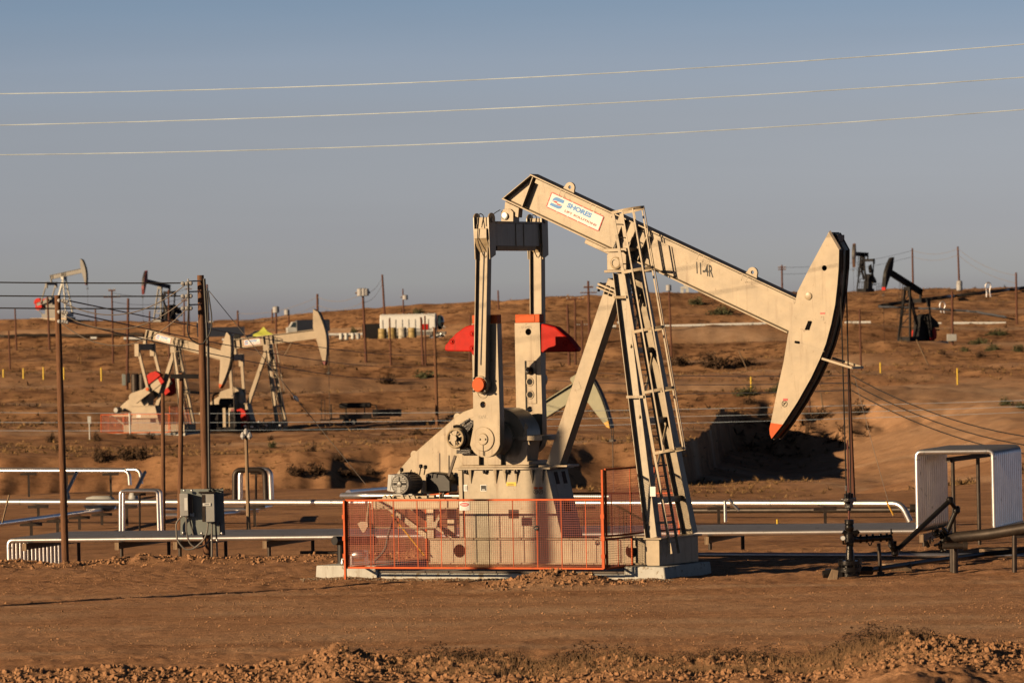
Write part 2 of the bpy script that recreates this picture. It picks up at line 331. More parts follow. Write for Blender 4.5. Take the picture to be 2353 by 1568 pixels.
def ground(x, y, detail=True):
    x = np.asarray(x, float); y = np.asarray(y, float)
    D = np.maximum(y, 20.0); q = CX + FPX * x / D
    z = base_z(q, D)
    # lower floor and cut bank with a hollow on the right
    low = -6.1 - 1.6 * np.exp(-((q - 1800) / 150) ** 2) * sstep(385, 430, D)
    right = sstep(1930, 2330, q)
    low = low * (1 - right) + z * right
    Db = 366 + 108 * sstep(1555, 1690, q) - 0 * q + 5 * vnoise(x / 9, y * 0, 5) + 3 * vnoise(x / 3, y * 0, 6) + 9 * sstep(1580, 1660, q) * fbm(x / 5, D / 14, 8, 3)
    up = np.where(D < 440, base_z(q, np.full_like(D, 440.0)) + (440 - D) * 0.004, z)
    st = np.clip((D - Db) / (9.0 + 9 * sstep(1640, 1760, q)), 0, 1)
    zz = low * (1 - st) + up * st
    k = np.clip((D - 320) / 25, 0, 1); z = z * (1 - k) + zz * k
    if not detail: return z
    # foreground spoil bank along the road
    mh = np.interp(q, MU, MH)
    crest = 86.9 + 0.5 * vnoise(x * 0.5, y * 0, 14)
    ridge = np.where(D > crest, np.exp(-((D - crest) / 0.95) ** 2), np.maximum(np.exp(-((D - crest) / 2.4) ** 2), 0.6 * sstep(74, 79, D)))
    z = z + ridge * (1.1 * mh * (1 + 0.45 * fbm(x * 1.3, y * 1.3, 3)) + (0.06 + 0.45 * mh) * np.abs(fbm(x * 2.6, y * 2.6, 11, 4)) + 0.055 * np.abs(fbm(x * 7, y * 6, 12, 3)))
    # spoil heap against the concrete pad
    px, py = x - 0.95, y - 115.6
    z = z + 0.30 * np.exp(-(px / 0.95) ** 2 - (py / 0.7) ** 2) * (1 + 0.6 * fbm(x * 3, y * 3, 21)) + 0.06 * np.exp(-((y - (116.4 - 0.45 * (x + 1))) / 0.9) ** 2 - ((x + 1.0) / 5.5) ** 2) * (1 + fbm(x * 2.5, y * 2.5, 23))
    near = np.clip((170 - D) / 40, 0, 1)
    road = np.exp(-((y - 105 + 0.12 * x) / 11.0) ** 4)
    rough = near * (1 - 0.80 * road)
    z = z + rough * (0.065 * fbm(x * 0.8, y * 0.5, 31, 4) + 0.035 * fbm(x * 3.2, y * 1.6, 37, 3)) + near * (0.014 * fbm(x * 4.5, y * 3.4, 41, 3) + 0.009 * fbm(x * 9.5, y * 6.0, 42, 2) + 0.010 * fbm(x * 0.12, y * 0.16, 43, 2))
    # wheel ruts running along the road
    for yy, dep in ((113.6, .02), (111.4, .02), (99.5, .012), (96.4, .02), (92.8, .04), (91.0, .04)):
        w = y + 0.1 * x - yy + 1.2 * vnoise(x * 0.06, y * 0 + yy, 51)
        z = z - near * dep * np.exp(-(w / 0.35) ** 2) * (0.6 + vnoise(x * 0.5, y * 0.4, 57)) + near * dep * 0.7 * np.exp(-((np.abs(w) - 0.6) / 0.22) ** 2) * (0.5 + vnoise(x * 1.4, y, 59))
    edge = np.exp(-((D - 131.5) / 1.4) ** 2)
    z = z + edge * (0.10 + 0.18 * fbm(x * 1.6, y * 0.9, 61)) * (1 - 0.75 * sstep(1450, 1600, q))
    far = np.clip((D - 150) / 60, 0, 1)
    slope = np.clip((D - 220) / 200, 0.2, 1)
    z = z + far * slope * (0.9 * fbm(x / 30, y / 45, 71, 4) + 0.55 * np.abs(fbm(x / 7, y / 10, 73, 4)) + 0.16 * fbm(x / 2.0, y / 2.5, 77, 2)) * np.where(D > 1500, 3, 1)
    # gullies washed into the cut bank and low terraces up the hill
    z = z + 0.35 * np.exp(-((D - Db - 4) / 4) ** 2) * np.where(D > 325, 1, 0) * vnoise(x / 1.1, y / 14, 79) * 2 * (1 - right)
    ter = np.clip((D - 450) / 30, 0, 1) * np.clip((985 - D) / 60, 0, 1)
    t = terrace(x, D); z = z + ter * (1 - 0.6 * right) * 3.0 * (sstep(0.0, 0.22, t) - t) * (0.7 + 0.8 * vnoise(x / 50, D / 90, 85))
    return z
def gz(x, y): return float(ground(np.array([x]), np.array([y]))[0])
def on_ground(u, v, d0=85.0, d1=1100.0):                 # where the ray through a pixel meets the ground
    Ds = np.concatenate([np.arange(d0, 260, 0.25), np.arange(max(260, d0), d1, 0.8)]); Ds = Ds[Ds >= d0]
    pts = CAM[None, :] + Ds[:, None] * (fw + (u - CX) / FPX * RT - (v - CY) / FPX * UPV)[None, :]
    h = ground(pts[:, 0], pts[:, 1]) - pts[:, 2]
    i = np.argmax(h > 0) if (h > 0).any() else int(np.argmax(h))
    p = pts[i].copy(); p[2] = gz(p[0], p[1]); return p
def at_depth(u, D, v=900):
    p = P(u, v, D); return V(p[0], p[1], gz(p[0], p[1]))

def make_ground():
    ys = [18., 30., 42., 52., 60., 66., 72., 76., 79.]
    y = 80.0
    while y < 1250:
        ys.append(y)
        if y < 89.5: y += 0.06
        elif y < 134: y += 0.15
        else: y += 0.15 * (y / 134.0) ** 1.75
    ys += [1300, 1400, 1600, 2000, 2600, 3600, 5200, 8000, 13000, 20000, 30000]
    ys = np.array(ys)
    qs = np.concatenate([np.array([-3.0, -1.6, -0.9, -0.5, -0.3, -0.2, -0.15]), np.linspace(-0.122, 0.122, 560), np.array([0.15, 0.2, 0.3, 0.5, 0.9, 1.6, 3.0])])
    Y, Q = np.meshgrid(ys, qs, indexing='ij'); X = Q * Y
    Z = ground(X, Y)
    nr, nc = Y.shape
    me = bpy.data.meshes.new('ground')
    co = np.stack([X, Y, Z], -1).reshape(-1, 3)
    me.vertices.add(nr * nc); me.vertices.foreach_set('co', co.ravel())
    idx = np.arange(nr * nc).reshape(nr, nc)
    fc = np.stack([idx[:-1, :-1], idx[:-1, 1:], idx[1:, 1:], idx[1:, :-1]], -1).reshape(-1, 4)
    n = len(fc)
    me.loops.add(n * 4); me.loops.foreach_set('vertex_index', fc.ravel().astype(np.int32))
    me.polygons.add(n); me.polygons.foreach_set('loop_start', np.arange(0, n * 4, 4, dtype=np.int32)); me.polygons.foreach_set('loop_total', np.full(n, 4, np.int32))
    me.polygons.foreach_set('use_smooth', np.ones(n, bool))
    me.update(); me.validate()
    # ground cover: 0 bare graded dirt, 1 rough scrubby soil
    D = Y; q = CX + FPX * Q
    cov = np.clip((D - 120) / 30, 0, 1) * 0.45
    cov = np.where(D > 225, 0.75 + 0.5 * fbm(X / 18, Y / 40, 91, 3), cov)
    vv = hz(q) + (CAM_H - base_z(q, D)) * FPX / D
    for c_, w_, a_ in ((905, 14, 1.0), (1003, 9, 0.9), (1100, 14, 0.9), (846, 6, 0.7), (792, 8, 0.8), (760, 4, 0.5)):
        cov = cov - a_ * 0.8 * np.exp(-((vv - c_ - 10 * fbm(X / 70, Y / 300, 97, 2)) / w_) ** 2) * (D > 235) * sstep(0, 300, 2352 - q + 300)
    t_ = terrace(X, D); hi = sstep(440, 480, D)
    cov = cov - hi * 0.55 * sstep(0.25, 0.32, t_) * (1 - sstep(0.55, 0.8, t_)) * sstep(-0.3, 0.1, fbm(X / 60, D / 100, 99, 2)) + hi * 0.25 * (t_ < 0.24)
    cov = cov * (1 - 0.75 * sstep(1650, 2000, q) * ((D > 300) & (D < 560)))
    me.attributes.new('cover', 'FLOAT', 'POINT').data.foreach_set('value', np.clip(cov, 0, 1).ravel().astype(np.float32))
    # pale dust on the wheel lanes and the service roads
    lane = np.zeros_like(X)
    for yl, wd in ((98.0, 1.6), (101.8, 1.2), (106.5, 1.8), (110.6, 1.1), (114.6, 0.7), (94.2, 0.7)):
        lane = np.maximum(lane, np.exp(-((Y + 0.11 * X - yl + 1.6 * vnoise(X * 0.07, Y * 0 + yl, 51)) / wd) ** 2))
    dst = 0.75 * lane * (Y < 128) * np.clip(0.6 + 1.3 * fbm(X * 0.35, Y * 0.3, 93, 4), 0, 1)
    for c_, w_ in ((905, 11), (1004, 6), (1103, 7), (846, 4), (792, 5), (874, 3)):
        dst = np.maximum(dst, (D > 235) * np.exp(-((vv - c_ - 10 * fbm(X / 70, Y / 300, 97, 2)) / w_) ** 2) * np.clip(0.75 + fbm(X / 25, Y / 60, 95, 3), 0, 1))
    dst = np.maximum(dst, 0.7 * hi * sstep(0.28, 0.34, t_) * (1 - sstep(0.5, 0.6, t_)) * sstep(-0.2, 0.25, fbm(X / 60, Y / 100, 101, 2)))
    dst = np.maximum(dst, 0.6 * sstep(1700, 2050, q) * ((D > 330) & (D < 545)) * np.clip(0.7 + fbm(X / 9, Y / 25, 103, 3), 0, 1))
    me.attributes.new('dust', 'FLOAT', 'POINT').data.foreach_set('value', np.clip(dst, 0, 1).ravel().astype(np.float32))
    m = bpy.data.materials.new('bare_soil'); m.use_nodes = True; nt = m.node_tree; b = nt.nodes['Principled BSDF']
    b.inputs['Roughness'].default_value = 0.95; b.inputs['Specular IOR Level'].default_value = 0.15
    geo = nt.nodes.new('ShaderNodeNewGeometry'); at = nt.nodes.new('ShaderNodeAttribute'); at.attribute_name = 'cover'
    def noise(sc, det=6, vec=None, rough=0.6):
        q_ = nt.nodes.new('ShaderNodeTexNoise'); q_.inputs['Scale'].default_value = sc; q_.inputs['Detail'].default_value = det; q_.inputs['Roughness'].default_value = rough
        nt.links.new(vec or geo.outputs['Position'], q_.inputs['Vector']); return q_.outputs[0]
    def ramp_(src, a, b_, p0=0.35, p1=0.65):
        r = nt.nodes.new('ShaderNodeValToRGB'); r.color_ramp.elements[0].position = p0; r.color_ramp.elements[1].position = p1
        r.color_ramp.elements[0].color = (*a, 1); r.color_ramp.elements[1].color = (*b_, 1); nt.links.new(src, r.inputs[0]); return r.outputs[0]
    def mix(f, a, b_, mode='MIX'):
        x_ = nt.nodes.new('ShaderNodeMix'); x_.data_type = 'RGBA'; x_.blend_type = mode
        if isinstance(f, float): x_.inputs[0].default_value = f
        else: nt.links.new(f, x_.inputs[0])
        nt.links.new(a, x_.inputs[6]); nt.links.new(b_, x_.inputs[7]); return x_.outputs[2]
    mp = nt.nodes.new('ShaderNodeMapping'); mp.inputs['Scale'].default_value = (0.45, 0.9, 1); nt.links.new(geo.outputs['Position'], mp.inputs[0])
    road = ramp_(noise(0.35, 8, mp.outputs[0]), (0.43, 0.218, 0.108), (0.55, 0.298, 0.160))
    peb = ramp_(noise(16, 6, rough=0.75), (0.50, 0.47, 0.44), (1.16, 1.16, 1.16), 0.34, 0.56)
    road = mix(1.0, road, peb, 'MULTIPLY')
    mp2 = nt.nodes.new('ShaderNodeMapping'); mp2.inputs['Scale'].default_value = (1.5, 1.9, 1); mp2.inputs['Rotation'].default_value = (0, 0, 0.10); nt.links.new(geo.outputs['Position'], mp2.inputs[0])
    strk = ramp_(noise(1.0, 6, mp2.outputs[0], 0.7), (0.72, 0.68, 0.64), (1.10, 1.10, 1.10), 0.36, 0.55)
    road = mix(1.0, road, strk, 'MULTIPLY')
    rough = ramp_(noise(0.11, 9, rough=0.7), (0.26, 0.126, 0.060), (0.62, 0.332, 0.162), 0.38, 0.60)
    dark = ramp_(noise(0.6, 7, rough=0.75), (0.26, 0.22, 0.19), (1.0, 1.0, 1.0), 0.39, 0.50)
    rough = mix(1.0, rough, dark, 'MULTIPLY')
    at2 = nt.nodes.new('ShaderNodeAttribute'); at2.attribute_name = 'dust'
    dust = ramp_(noise(0.5, 8), (0.52, 0.31, 0.18), (0.68, 0.44, 0.275)); dust = mix(0.75, dust, peb, 'MULTIPLY')
    nt.links.new(mix(at2.outputs['Fac'], mix(at.outputs['Fac'], road, rough), dust), b.inputs['Base Color'])
    bp = nt.nodes.new('ShaderNodeBump'); bp.inputs['Strength'].default_value = 1.0; bp.inputs['Distance'].default_value = 0.06
    nt.links.new(noise(7, 9, rough=0.78), bp.inputs['Height']); nt.links.new(bp.outputs[0], b.inputs['Normal'])
    me.materials.append(m)
    o = bpy.data.objects.new('ground', me); C.objects.link(o); struct(o)
make_ground()
# ------------------------------------------------------------------ the main pump jack
TH = math.radians(28); AX = V(math.cos(TH), -math.sin(TH), 0); BX = V(math.sin(TH), math.cos(TH), 0); ORG = V(1.24, 120, 0)
def LX(u, v, b):                                         # local x and z of pixel (u, v) at lateral distance b from the pump's centre line
    d = P(u, v, 1.0) - CAM; t = (b - (CAM - ORG) @ BX) / (d @ BX); p = CAM + t * d
    return float((p - ORG) @ AX), float(p[2])
def LP(u, v, b): x, z = LX(u, v, b); return V(x, b, z)
def LPOLY(pts, b): return [LX(u, v, b) for u, v in pts]
def loc2w(p): return ORG + AX * p[0] + BX * p[1] + V(0, 0, p[2])
PJ = empty('pump_jack', ORG, -TH)
tag(PJ, 'large near tan pump jack with SHORES sign standing inside the orange mesh fence', 'pump jack')

# concrete pad (stands on the ground, carries the pump)
pad = MB()
pad.prism([(-6.12, -.35), (-6.06, .285), (-4.55, .285), (-4.42, .285), (-4.42, -.35)], -1.2, 1.2)
pad.box(-4.42, 1.98, -1.16, 1.16, -.35, .115)
pad.prism([(1.98, -.35), (1.98, .285), (2.98, .285), (3.06, -.35)], -1.2, 1.2)
pado = pad.build('concrete_pad', 'concrete', None, bev=.02); pado.location = tuple(ORG); pado.rotation_euler = (0, 0, -TH)
tag(pado, 'long pale concrete foundation pad with raised end blocks under the large tan pump jack', 'concrete pad')
dk = MB()
dk.box(-4.41, 1.97, -1.13, -.60, .12, .15); dk.box(-4.41, 1.97, -1.18, -1.13, .13, .17)
dk.build('pad_grating', 'dsteel', pado)

# skid: two deep I beams with lightening holes
sx0, sx1 = -3.41, 2.33
skid = MB()
for sgn in (-1, 1):
    y = sgn * .50
    skid.holed([(sx0, .33), (sx1, .33), (sx1, .86), (sx0, .86)], [(-2.62 + .0, .60, .155), (1.83, .60, .155)], y - .012, y + .012)
    skid.box(sx0, sx1, y - .085, y + .085, .295, .33); skid.box(sx0, sx1, y - .085, y + .085, .86, .895)
    for x in (-2.3, -1.0, .2, 1.2):
        if sgn == 1: skid.box(x - .01, x + .01, y - .08, y - .012, .33, .86)
skid.box(sx0, sx0 + .03, -.415, .415, .33, .86)
skid.box(sx0, sx1, -.40, .40, .30, .32)
skid.build('skid', 'tan', PJ, bev=.006)

# gearbox pedestal
pf = LPOLY([(1051, 1075), (1255, 1075), (1291, 1234), (1056, 1234)], -.52)
pz1, pz0 = 2.47, .90
ped = MB()
xl0, xl1, xr1, xr0 = pf[0][0] + .02, pf[3][0], pf[1][0], pf[2][0]
ped.hexa([(xl1, -.52, pz0), (xr0, -.52, pz0), (xr0, .52, pz0), (xl1, .52, pz0), (xl0, -.52, pz1), (xr1, -.52, pz1), (xr1, .52, pz1), (xl0, .52, pz1)])
ped.box(xl0 - .07, xr1 + .13, -.60, .60, pz1, pz1 + .045)
ped.box(xl0 + .03, xl0 + .12, -.56, -.52, pz0 + .02, pz1)
for u in (1082, 1140, 1161.5, 1187, 1223, 1246):
    x = LX(u, 1085, -.52)[0]
    ped.add([(x - .045, -.52, pz1), (x + .045, -.52, pz1), (x, -.52, pz1 - .36), (x - .045, -.60, pz1), (x + .045, -.60, pz1)], [(0, 1, 2), (0, 3, 4, 1), (3, 2, 4), (0, 2, 3), (1, 4, 2)])
pedo = ped.build('pedestal', 'tanw', PJ, bev=.005)
op = MB()
x, z = LX(1180, 1180, -.52); op.box(x - .13, x + .13, -.528, -.515, z - .10, z + .10); op.build('opening_shade_plate', 'hole_shade', pedo)  # dark plate on the face paints the shade of an opening
sl_ = (xr0 - xr1) / (pz0 - pz1)
for y0, y1, z0, z1 in ((-.20, -.02, 2.12, 2.40), (.18, .36, 2.12, 2.40), (-.08, .22, 1.48, 1.75)):
    f = lambda zz, o_: xr1 + sl_ * (zz - pz1) + o_
    op = MB().hexa([(f(z0, -.01), y0, z0), (f(z0, .004), y0, z0), (f(z0, .004), y1, z0), (f(z0, -.01), y1, z0), (f(z1, -.01), y0, z1), (f(z1, .004), y0, z1), (f(z1, .004), y1, z1), (f(z1, -.01), y1, z1)]); op.build('opening_shade_plate', 'hole_shade', pedo)  # end face windows: shade painted as dark plates, nothing is cut
bl = MB()
for u in (1070, 1114, 1165, 1186):
    x = LX(u, 1083, -.55)[0]
    for dx in (-.035, .035): bl.cyl((x + dx, -.565, pz1 - .06), (x + dx, -.565, pz1), .028, 6)
    bl.cyl((x, -.565, pz1 - .09), (x, -.565, pz1), .04, 8)
bl.build('anchor_nut', 'oily', pedo)
# decals on the pedestal
def decal(u, v, w, h, m, name='decal', y=-.524, parent=None, t=.004):
    x, z = LX(u, v, y); return MB().box(x - w / 2, x + w / 2, y - t, y, z - h / 2, z + h / 2).build(name, m, parent or pedo, smooth=False)
decal(1068, 1120, .13, .15, 'white'); decal(1070, 1120, .07, .10, 'lgrey', y=-.53)
decal(1110.5, 1120, .16, .15, 'white'); decal(1110.5, 1120, .13, .12, 'ink', y=-.53); decal(1110.5, 1124, .08, .03, 'lgrey', y=-.536)
decal(1174.5, 1111, .25, .09, 'yellow')
t_ = MB(); x, z = LX(1166, 1113, -.53); put_text(t_, 'WARNING', (x, -.53, z), (1, 0, 0), (0, 0, 1), .028, .17); t_.box(x, x + .16, -.531, -.529, z - .02, z - .012)
t_.build('decal_lettering', 'ink', pedo, smooth=False)
for u in (1230.5, 1242):
    decal(u, 1120, .105, .045, 'orange')
    x, z = LX(u, 1128.5, -.526); r_ = MB(); r_.ring((x, -.526, z), .052, .006, 'y', 20, 4); r_.tube([(x - .02, -.528, z - .03), (x + .005, -.528, z), (x - .01, -.528, z + .03)], .006, 4); r_.tube([(x, -.528, z), (x + .03, -.528, z + .02)], .006, 4)
    r_.build('warning_symbol', 'ink', pedo)

# gear reducer
xs, zs = LX(1112.6, 1007.7, -1.15); zs = 3.19; xs = -1.575
gb = MB()
prof = []
for k in range(15):
    q = math.radians(-20 + k * 128 / 14); prof.append((xs + .66 * math.cos(q), zs + .03 + .66 * math.sin(q)))
for k in range(9):
    q = math.radians(100 + k * 100 / 8); prof.append((xs - .90 + .40 * math.cos(q), zs + .40 * math.sin(q)))
prof += [(xs - 1.0, 2.62), (xs - .95, 2.56), (xs + .55, 2.56), (xs + .60, 2.8)]
gb.prism(prof, -.40, .40)
gb.box(-2.55, -.72, -.56, .56, pz1 + .048, pz1 + .10)
gb.box(-2.50, -2.05, -.52, .52, pz1 + .10, zs - .25); gb.box(xs - .25, xs + .1, -.52, .52, pz1 + .10, zs - .3); gb.box(-1.22, -.76, -.50, .50, pz1 + .10, 2.66)
gb.box(-2.5, xs + .66, -.47, .47, zs - .035, zs + .035)
for sgn in (-1, 1):
    gb.lathe([(.40, sgn * .40), (.40, sgn * .50), (.30, sgn * .56), (.16, sgn * .80)], (xs, 0, zs), 28, 'y')
    gb.lathe([(.22, sgn * .40), (.22, sgn * .52), (.10, sgn * .70)], (xs - .90, 0, zs), 20, 'y')
gbo = gb.build('gear_reducer', 'tan', PJ, bev=.012)
hk = MB()
hk.prism(LPOLY([(1203, 1002), (1206, 972), (1212, 975), (1215, 982), (1211, 985), (1213, 1001)], -.42), -.46, -.42)
hk.box(LX(1189, 1005, -.5)[0], LX(1214, 1005, -.5)[0] + .36, -.52, .62, 3.13, 3.24)
hk.prism(LPOLY([(1200, 1012), (1216, 1012), (1220, 1022), (1212, 1019), (1213, 1060), (1187, 1060), (1190, 1050), (1199, 1030)], -.46), -.50, -.44)
hk.build('lifting_bracket', 'tan', gbo, bev=.006)

# brake wheel
bx_, bz_ = LX(1045.7, 1006, -.78)
bw = MB()
bw.ring((bx_, -.78, bz_), .205, .03, 'y', 32, 8); bw.ring((bx_, -.70, bz_), .215, .028, 'y', 32, 8)
bw.lathe([(.075, -.86), (.075, -.66)], (bx_, 0, bz_), 16, 'y')
for k in range(6):
    q = math.radians(20 + 60 * k); bw.bar((bx_ + .06 * math.cos(q), -.77, bz_ + .06 * math.sin(q)), (bx_ + .2 * math.cos(q), -.77, bz_ + .2 * math.sin(q)), .035, .03, (0, 1, 0))
bwo = bw.build('brake_wheel', 'tan', PJ)
cal = MB()
cal.ring((bx_, -.66, bz_), .27, .045, 'y', 20, 6, (math.radians(-75), math.radians(110)))
cal.prism([(bx_ + .08, bz_ + .22), (bx_ + .30, bz_ + .42), (bx_ + .44, bz_ + .40), (bx_ + .40, bz_ + .28), (bx_ + .24, bz_ + .10)], -.68, -.60)
cal.box(bx_ - .02, bx_ + .34, -.70, -.56, bz_ - .36, bz_ - .27)
cal.bar((bx_ + .1, -.7, bz_ + .3), (bx_ + .35, -.7, bz_ + .44), .05, .04)
cal.build('brake_band', 'oily', PJ)

# cranks, counterweights
def crank(y0, y1, near):
    yc = y0
    top = 6.03; w = .335
    x0 = xs + .085
    zt = 5.83
    poly = [(x0 - w, zt), (x0 - w * 1.02, zs + .3)]
    for k in range(11):
        q = math.radians(195 + k * 150 / 10); poly.append((xs + .03 + .40 * math.cos(q), zs - .02 + .40 * math.sin(q)))
    poly += [(x0 + w * 1.02, zs + .5), (x0 + w * .96, zt)]
    holes = [(xs, 3.98, .075), (xs, 4.30, .085)] if near else [(x0 + .02, 5.62, .078), (x0 + .02, 3.82, .07)]
    m = MB(); m.holed(poly, holes, y0, y1)
    if not near:
        m.box(x0 - .03, x0 + .21, y0 - .02, y0, 3.95, 4.95)
        m.ring((x0 + .05, y0 - .02, 4.16), .085, .022, 'y', 20, 6); m.ring((x0 + .05, y0 - .02, 4.46), .085, .022, 'y', 20, 6)
    else:
        m.ring((xs, y0, 4.27), .14, .02, 'y', 20, 6)
        m.lathe([(.28, y0), (.28, y0 - .03), (.13, y0 - .03), (.13, y0 - .06)], (xs, 0, zs), 30, 'y')
        m.cyl((xs - .07, y0 - .09, zs), (xs - .07, y0 - .06, zs), .025, 8); m.cyl((xs + .07, y0 - .09, zs), (xs + .07, y0 - .06, zs), .025, 8)
    co = m.build('crank_arm', 'tan', PJ, bev=.01)
    MB().box(xs - .01, xs + .01, y0 - .034, y0 - .026, zs - .38, zs - .14).build('key_slot_shade', 'hole_shade', co)  # dark bar paints the shade of the slot
    if not near:
        h_ = MB()
        for z in (4.16, 4.46): h_.cyl((x0 + .05, y0 - .025, z), (x0 + .05, y0 - .018, z), .07, 18)
        h_.build('pin_hole_shade', 'hole_shade', co)  # dark discs paint the shade in the pin holes
        MB().lathe([(.09, y0 - .02), (.09, y0 - .10), (.05, y0 - .16)], (x0 + .05, 0, 4.72), 10, 'y').build('spare_pin_nut', 'oily', co)
        MB().box(x0 - .09, x0 - .045, y0 - .006, y0 + .002, 3.4, 4.95).build('edge_slot_shade', 'hole_shade', co)  # dark strip painted for the shade in the slot
    ct = MB().box(x0 - w * .96, x0 + w * .96, y0, y1, zt + .002, top).build('crank_tip', 'orange', co, bev=.01); ct['label'] = 'orange painted crank end'
    if not near:
        MB().box(x0 - .2, x0 + .2, y0 - .012, y0, zt + .03, top - .03).build('tip_plate', 'orange', ct, bev=.004)
    e = MB(); put_text(e, 'DAL' if near else 'DOWN', (xs - .12 if near else x0 - .17, y0 - .006, 3.66 if near else 5.70), (1, 0, 0), (0, 0, 1), .085 if near else .06, None, bold=.015)
    e.build('cast_lettering', 'tanw', co, smooth=False)
    return co
c_near = crank(-1.16, -.94, True); c_far = crank(.94, 1.16, False)
cw = LPOLY([(1094, 743), (1069, 750), (1046, 767), (1023, 793), (1021, 803), (1027, 806), (1082, 807), (1086, 816), (1094, 816)], -1.18)
w1 = MB().prism(cw, -1.20, -.90).build('counterweight', 'red', PJ, bev=.025)
for u, v in ((1084.5, 766), (1038, 784), (1084, 799)):
    bt = MB(); x, z = LX(u, v, -1.2); bt.ring((x, -1.2, z), .05, .018, 'y', 16, 6); bt.cyl((x, -1.24, z), (x, -1.19, z), .028, 6); bt.build('weight_bolt', 'red', w1)
cw2 = LPOLY([(1243, 743), (1275, 751), (1303, 775), (1324, 801), (1321, 808), (1243, 809)], .92)
w2 = MB().prism(cw2, .90, 1.20).build('counterweight', 'red', PJ, bev=.025)
x, z = LX(1298, 788, .9); b2 = MB(); b2.ring((x, .9, z), .05, .018, 'y', 16, 6); b2.build('weight_bolt', 'red', w2)

# pitmans
def pitman(sgn, wx, wz, near):
    y = sgn * 1.30
    p0, p1 = V(wx, y, wz), V(-1.37, y, 8.20)
    m = MB(); d = unit(p1 - p0); s = V(d[2], 0, -d[0])
    a, b = p0 + d * .1, p1 - d * .1
    m.bar(a, b, .03, .26, s)                                 # web
    m.bar(a + s * .145, b + s * .145, .20, .022, s); m.bar(a - s * .145, b - s * .145, .20, .022, s)
    prof = [(.19, y - .10 * 1), (.19, y + .10)]
    m.lathe([(.19, y - .09), (.20, y - .07), (.20, y + .1), (.19, y + .12)], (wx, 0, wz), 28, 'y')
    po = m.build('pitman_arm', 'tan', PJ, bev=.004)
    if near:
        cp = MB(); cp.lathe([(.17, y - .09), (.17, y - .13), (.15, y - .15), (.15, y - .17), (.02, y - .172)], (wx, 0, wz), 28, 'y'); cp.build('wrist_pin_cap', 'orange', po)
        n_ = MB()
        for q in (45, 135, 225, 315): n_.cyl((wx + .21 * math.cos(math.radians(q)), y - .13, wz + .21 * math.sin(math.radians(q))), (wx + .21 * math.cos(math.radians(q)), y - .08, wz + .21 * math.sin(math.radians(q))), .026, 6)
        n_.build('cap_bolt', 'oily', po)
        MB().tube([a + V(-.0, -.03, .35), b + V(0, -.03, -.6)], .011, 6).build('grease_tube', 'galv', po)
    f = MB()
    for sx in (-1, 1):
        q0 = []
        for k in range(9):
            t = PI * k / 8; q0.append((y + .16 * math.cos(t), 8.24 + .12 * math.sin(t)))
        q0 = [(y + .16, 7.35 + .05), (y + .16, 8.24)] + q0[1:-1] + [(y - .16, 8.24), (y - .12, 7.30)]
        xx = -1.37 + sx * .19
        vs = [(xx - .014, p, z) for p, z in q0] + [(xx + .014, p, z) for p, z in q0]; n = len(q0)
        f.add(vs, [tuple(range(n)), tuple(range(2 * n - 1, n - 1, -1))] + [(i, i + n, (i + 1) % n + n, (i + 1) % n) for i in range(n)])
    f.box(-1.55, -1.19, y - .08, y + .1, 8.0, 8.26); f.cyl((-1.6, y, 8.2), (-1.14, y, 8.2), .06, 12)
    f.prism([(-1.53, 7.78), (-1.21, 7.78), (-1.21, 8.0), (-1.53, 8.0)], y - .20, y - .1)
    f.add([(-1.53, y - .20, 7.78), (-1.21, y - .20, 7.78), (-1.21, y - .02, 7.46), (-1.53, y - .02, 7.46), (-1.53, y - .02, 7.78), (-1.21, y - .02, 7.78)], [(0, 1, 2, 3), (0, 3, 4), (1, 5, 2), (0, 4, 5, 1)])
    f.build('pitman_fork', 'tan', po, bev=.004)
    hs = MB(); hs.tube(fillet([(-1.42, y - .2, 8.28), (-1.40, y - .24, 8.05), (-1.43, y - .23, 7.75), (-1.36, y - .12, 7.42), (-1.36, y - .04, 7.35)], .1), .011, 6)
    hs.tube(fillet([(-1.44, y - .16, 8.05), (-1.38, y - .2, 8.36), (-1.30, y - .14, 8.3), (-1.33, y - .18, 8.08)], .08), .011, 6)
    hs.build('grease_hose', 'wire', po)
pitman(-1, -1.53, 4.44, True); pitman(1, -1.43, 4.50, False)

# equaliser and tail bearing
eq = MB()
eq.box(-1.52, -1.22, -1.12, 1.12, 7.60, 8.13); eq.box(-1.56, -1.18, -1.14, 1.14, 8.13, 8.17)
eq.prism([(-1.50, 7.5), (-1.24, 7.5), (-1.22, 7.6), (-1.52, 7.6)], -.95, .95)
for y in (-.05, .34): eq.box(-1.22, -1.205, y - .012, y + .012, 7.6, 8.12)
eq.build('equaliser', 'tan', PJ, bev=.008)
tb = MB()
tb.prism(LPOLY([(1151, 511), (1151, 486), (1157, 480), (1172, 480), (1179, 487), (1179, 511)], -.15), -.15, .15)
tb.prism(LPOLY([(1158, 485), (1160, 463), (1192, 478), (1190, 500), (1178, 495), (1170, 480)], -.1), -.10, .10)
tb.build('tail_bearing', 'tan', PJ, bev=.006)
x, z = LX(1160.5, 496.5, -.15); MB().lathe([(.085, -.15), (.085, -.19), (.06, -.20), (.02, -.20)], (x, 0, z), 18, 'y').build('bearing_cap', 'galv', PJ)
MB().tube(fillet([(x - .1, -.2, z + .15), (x - .25, -.3, z + .05), (x - .28, -.4, z - .2), (x - .1, -.4, z - .2)], .1), .011, 6).build('grease_hose', 'wire', PJ)

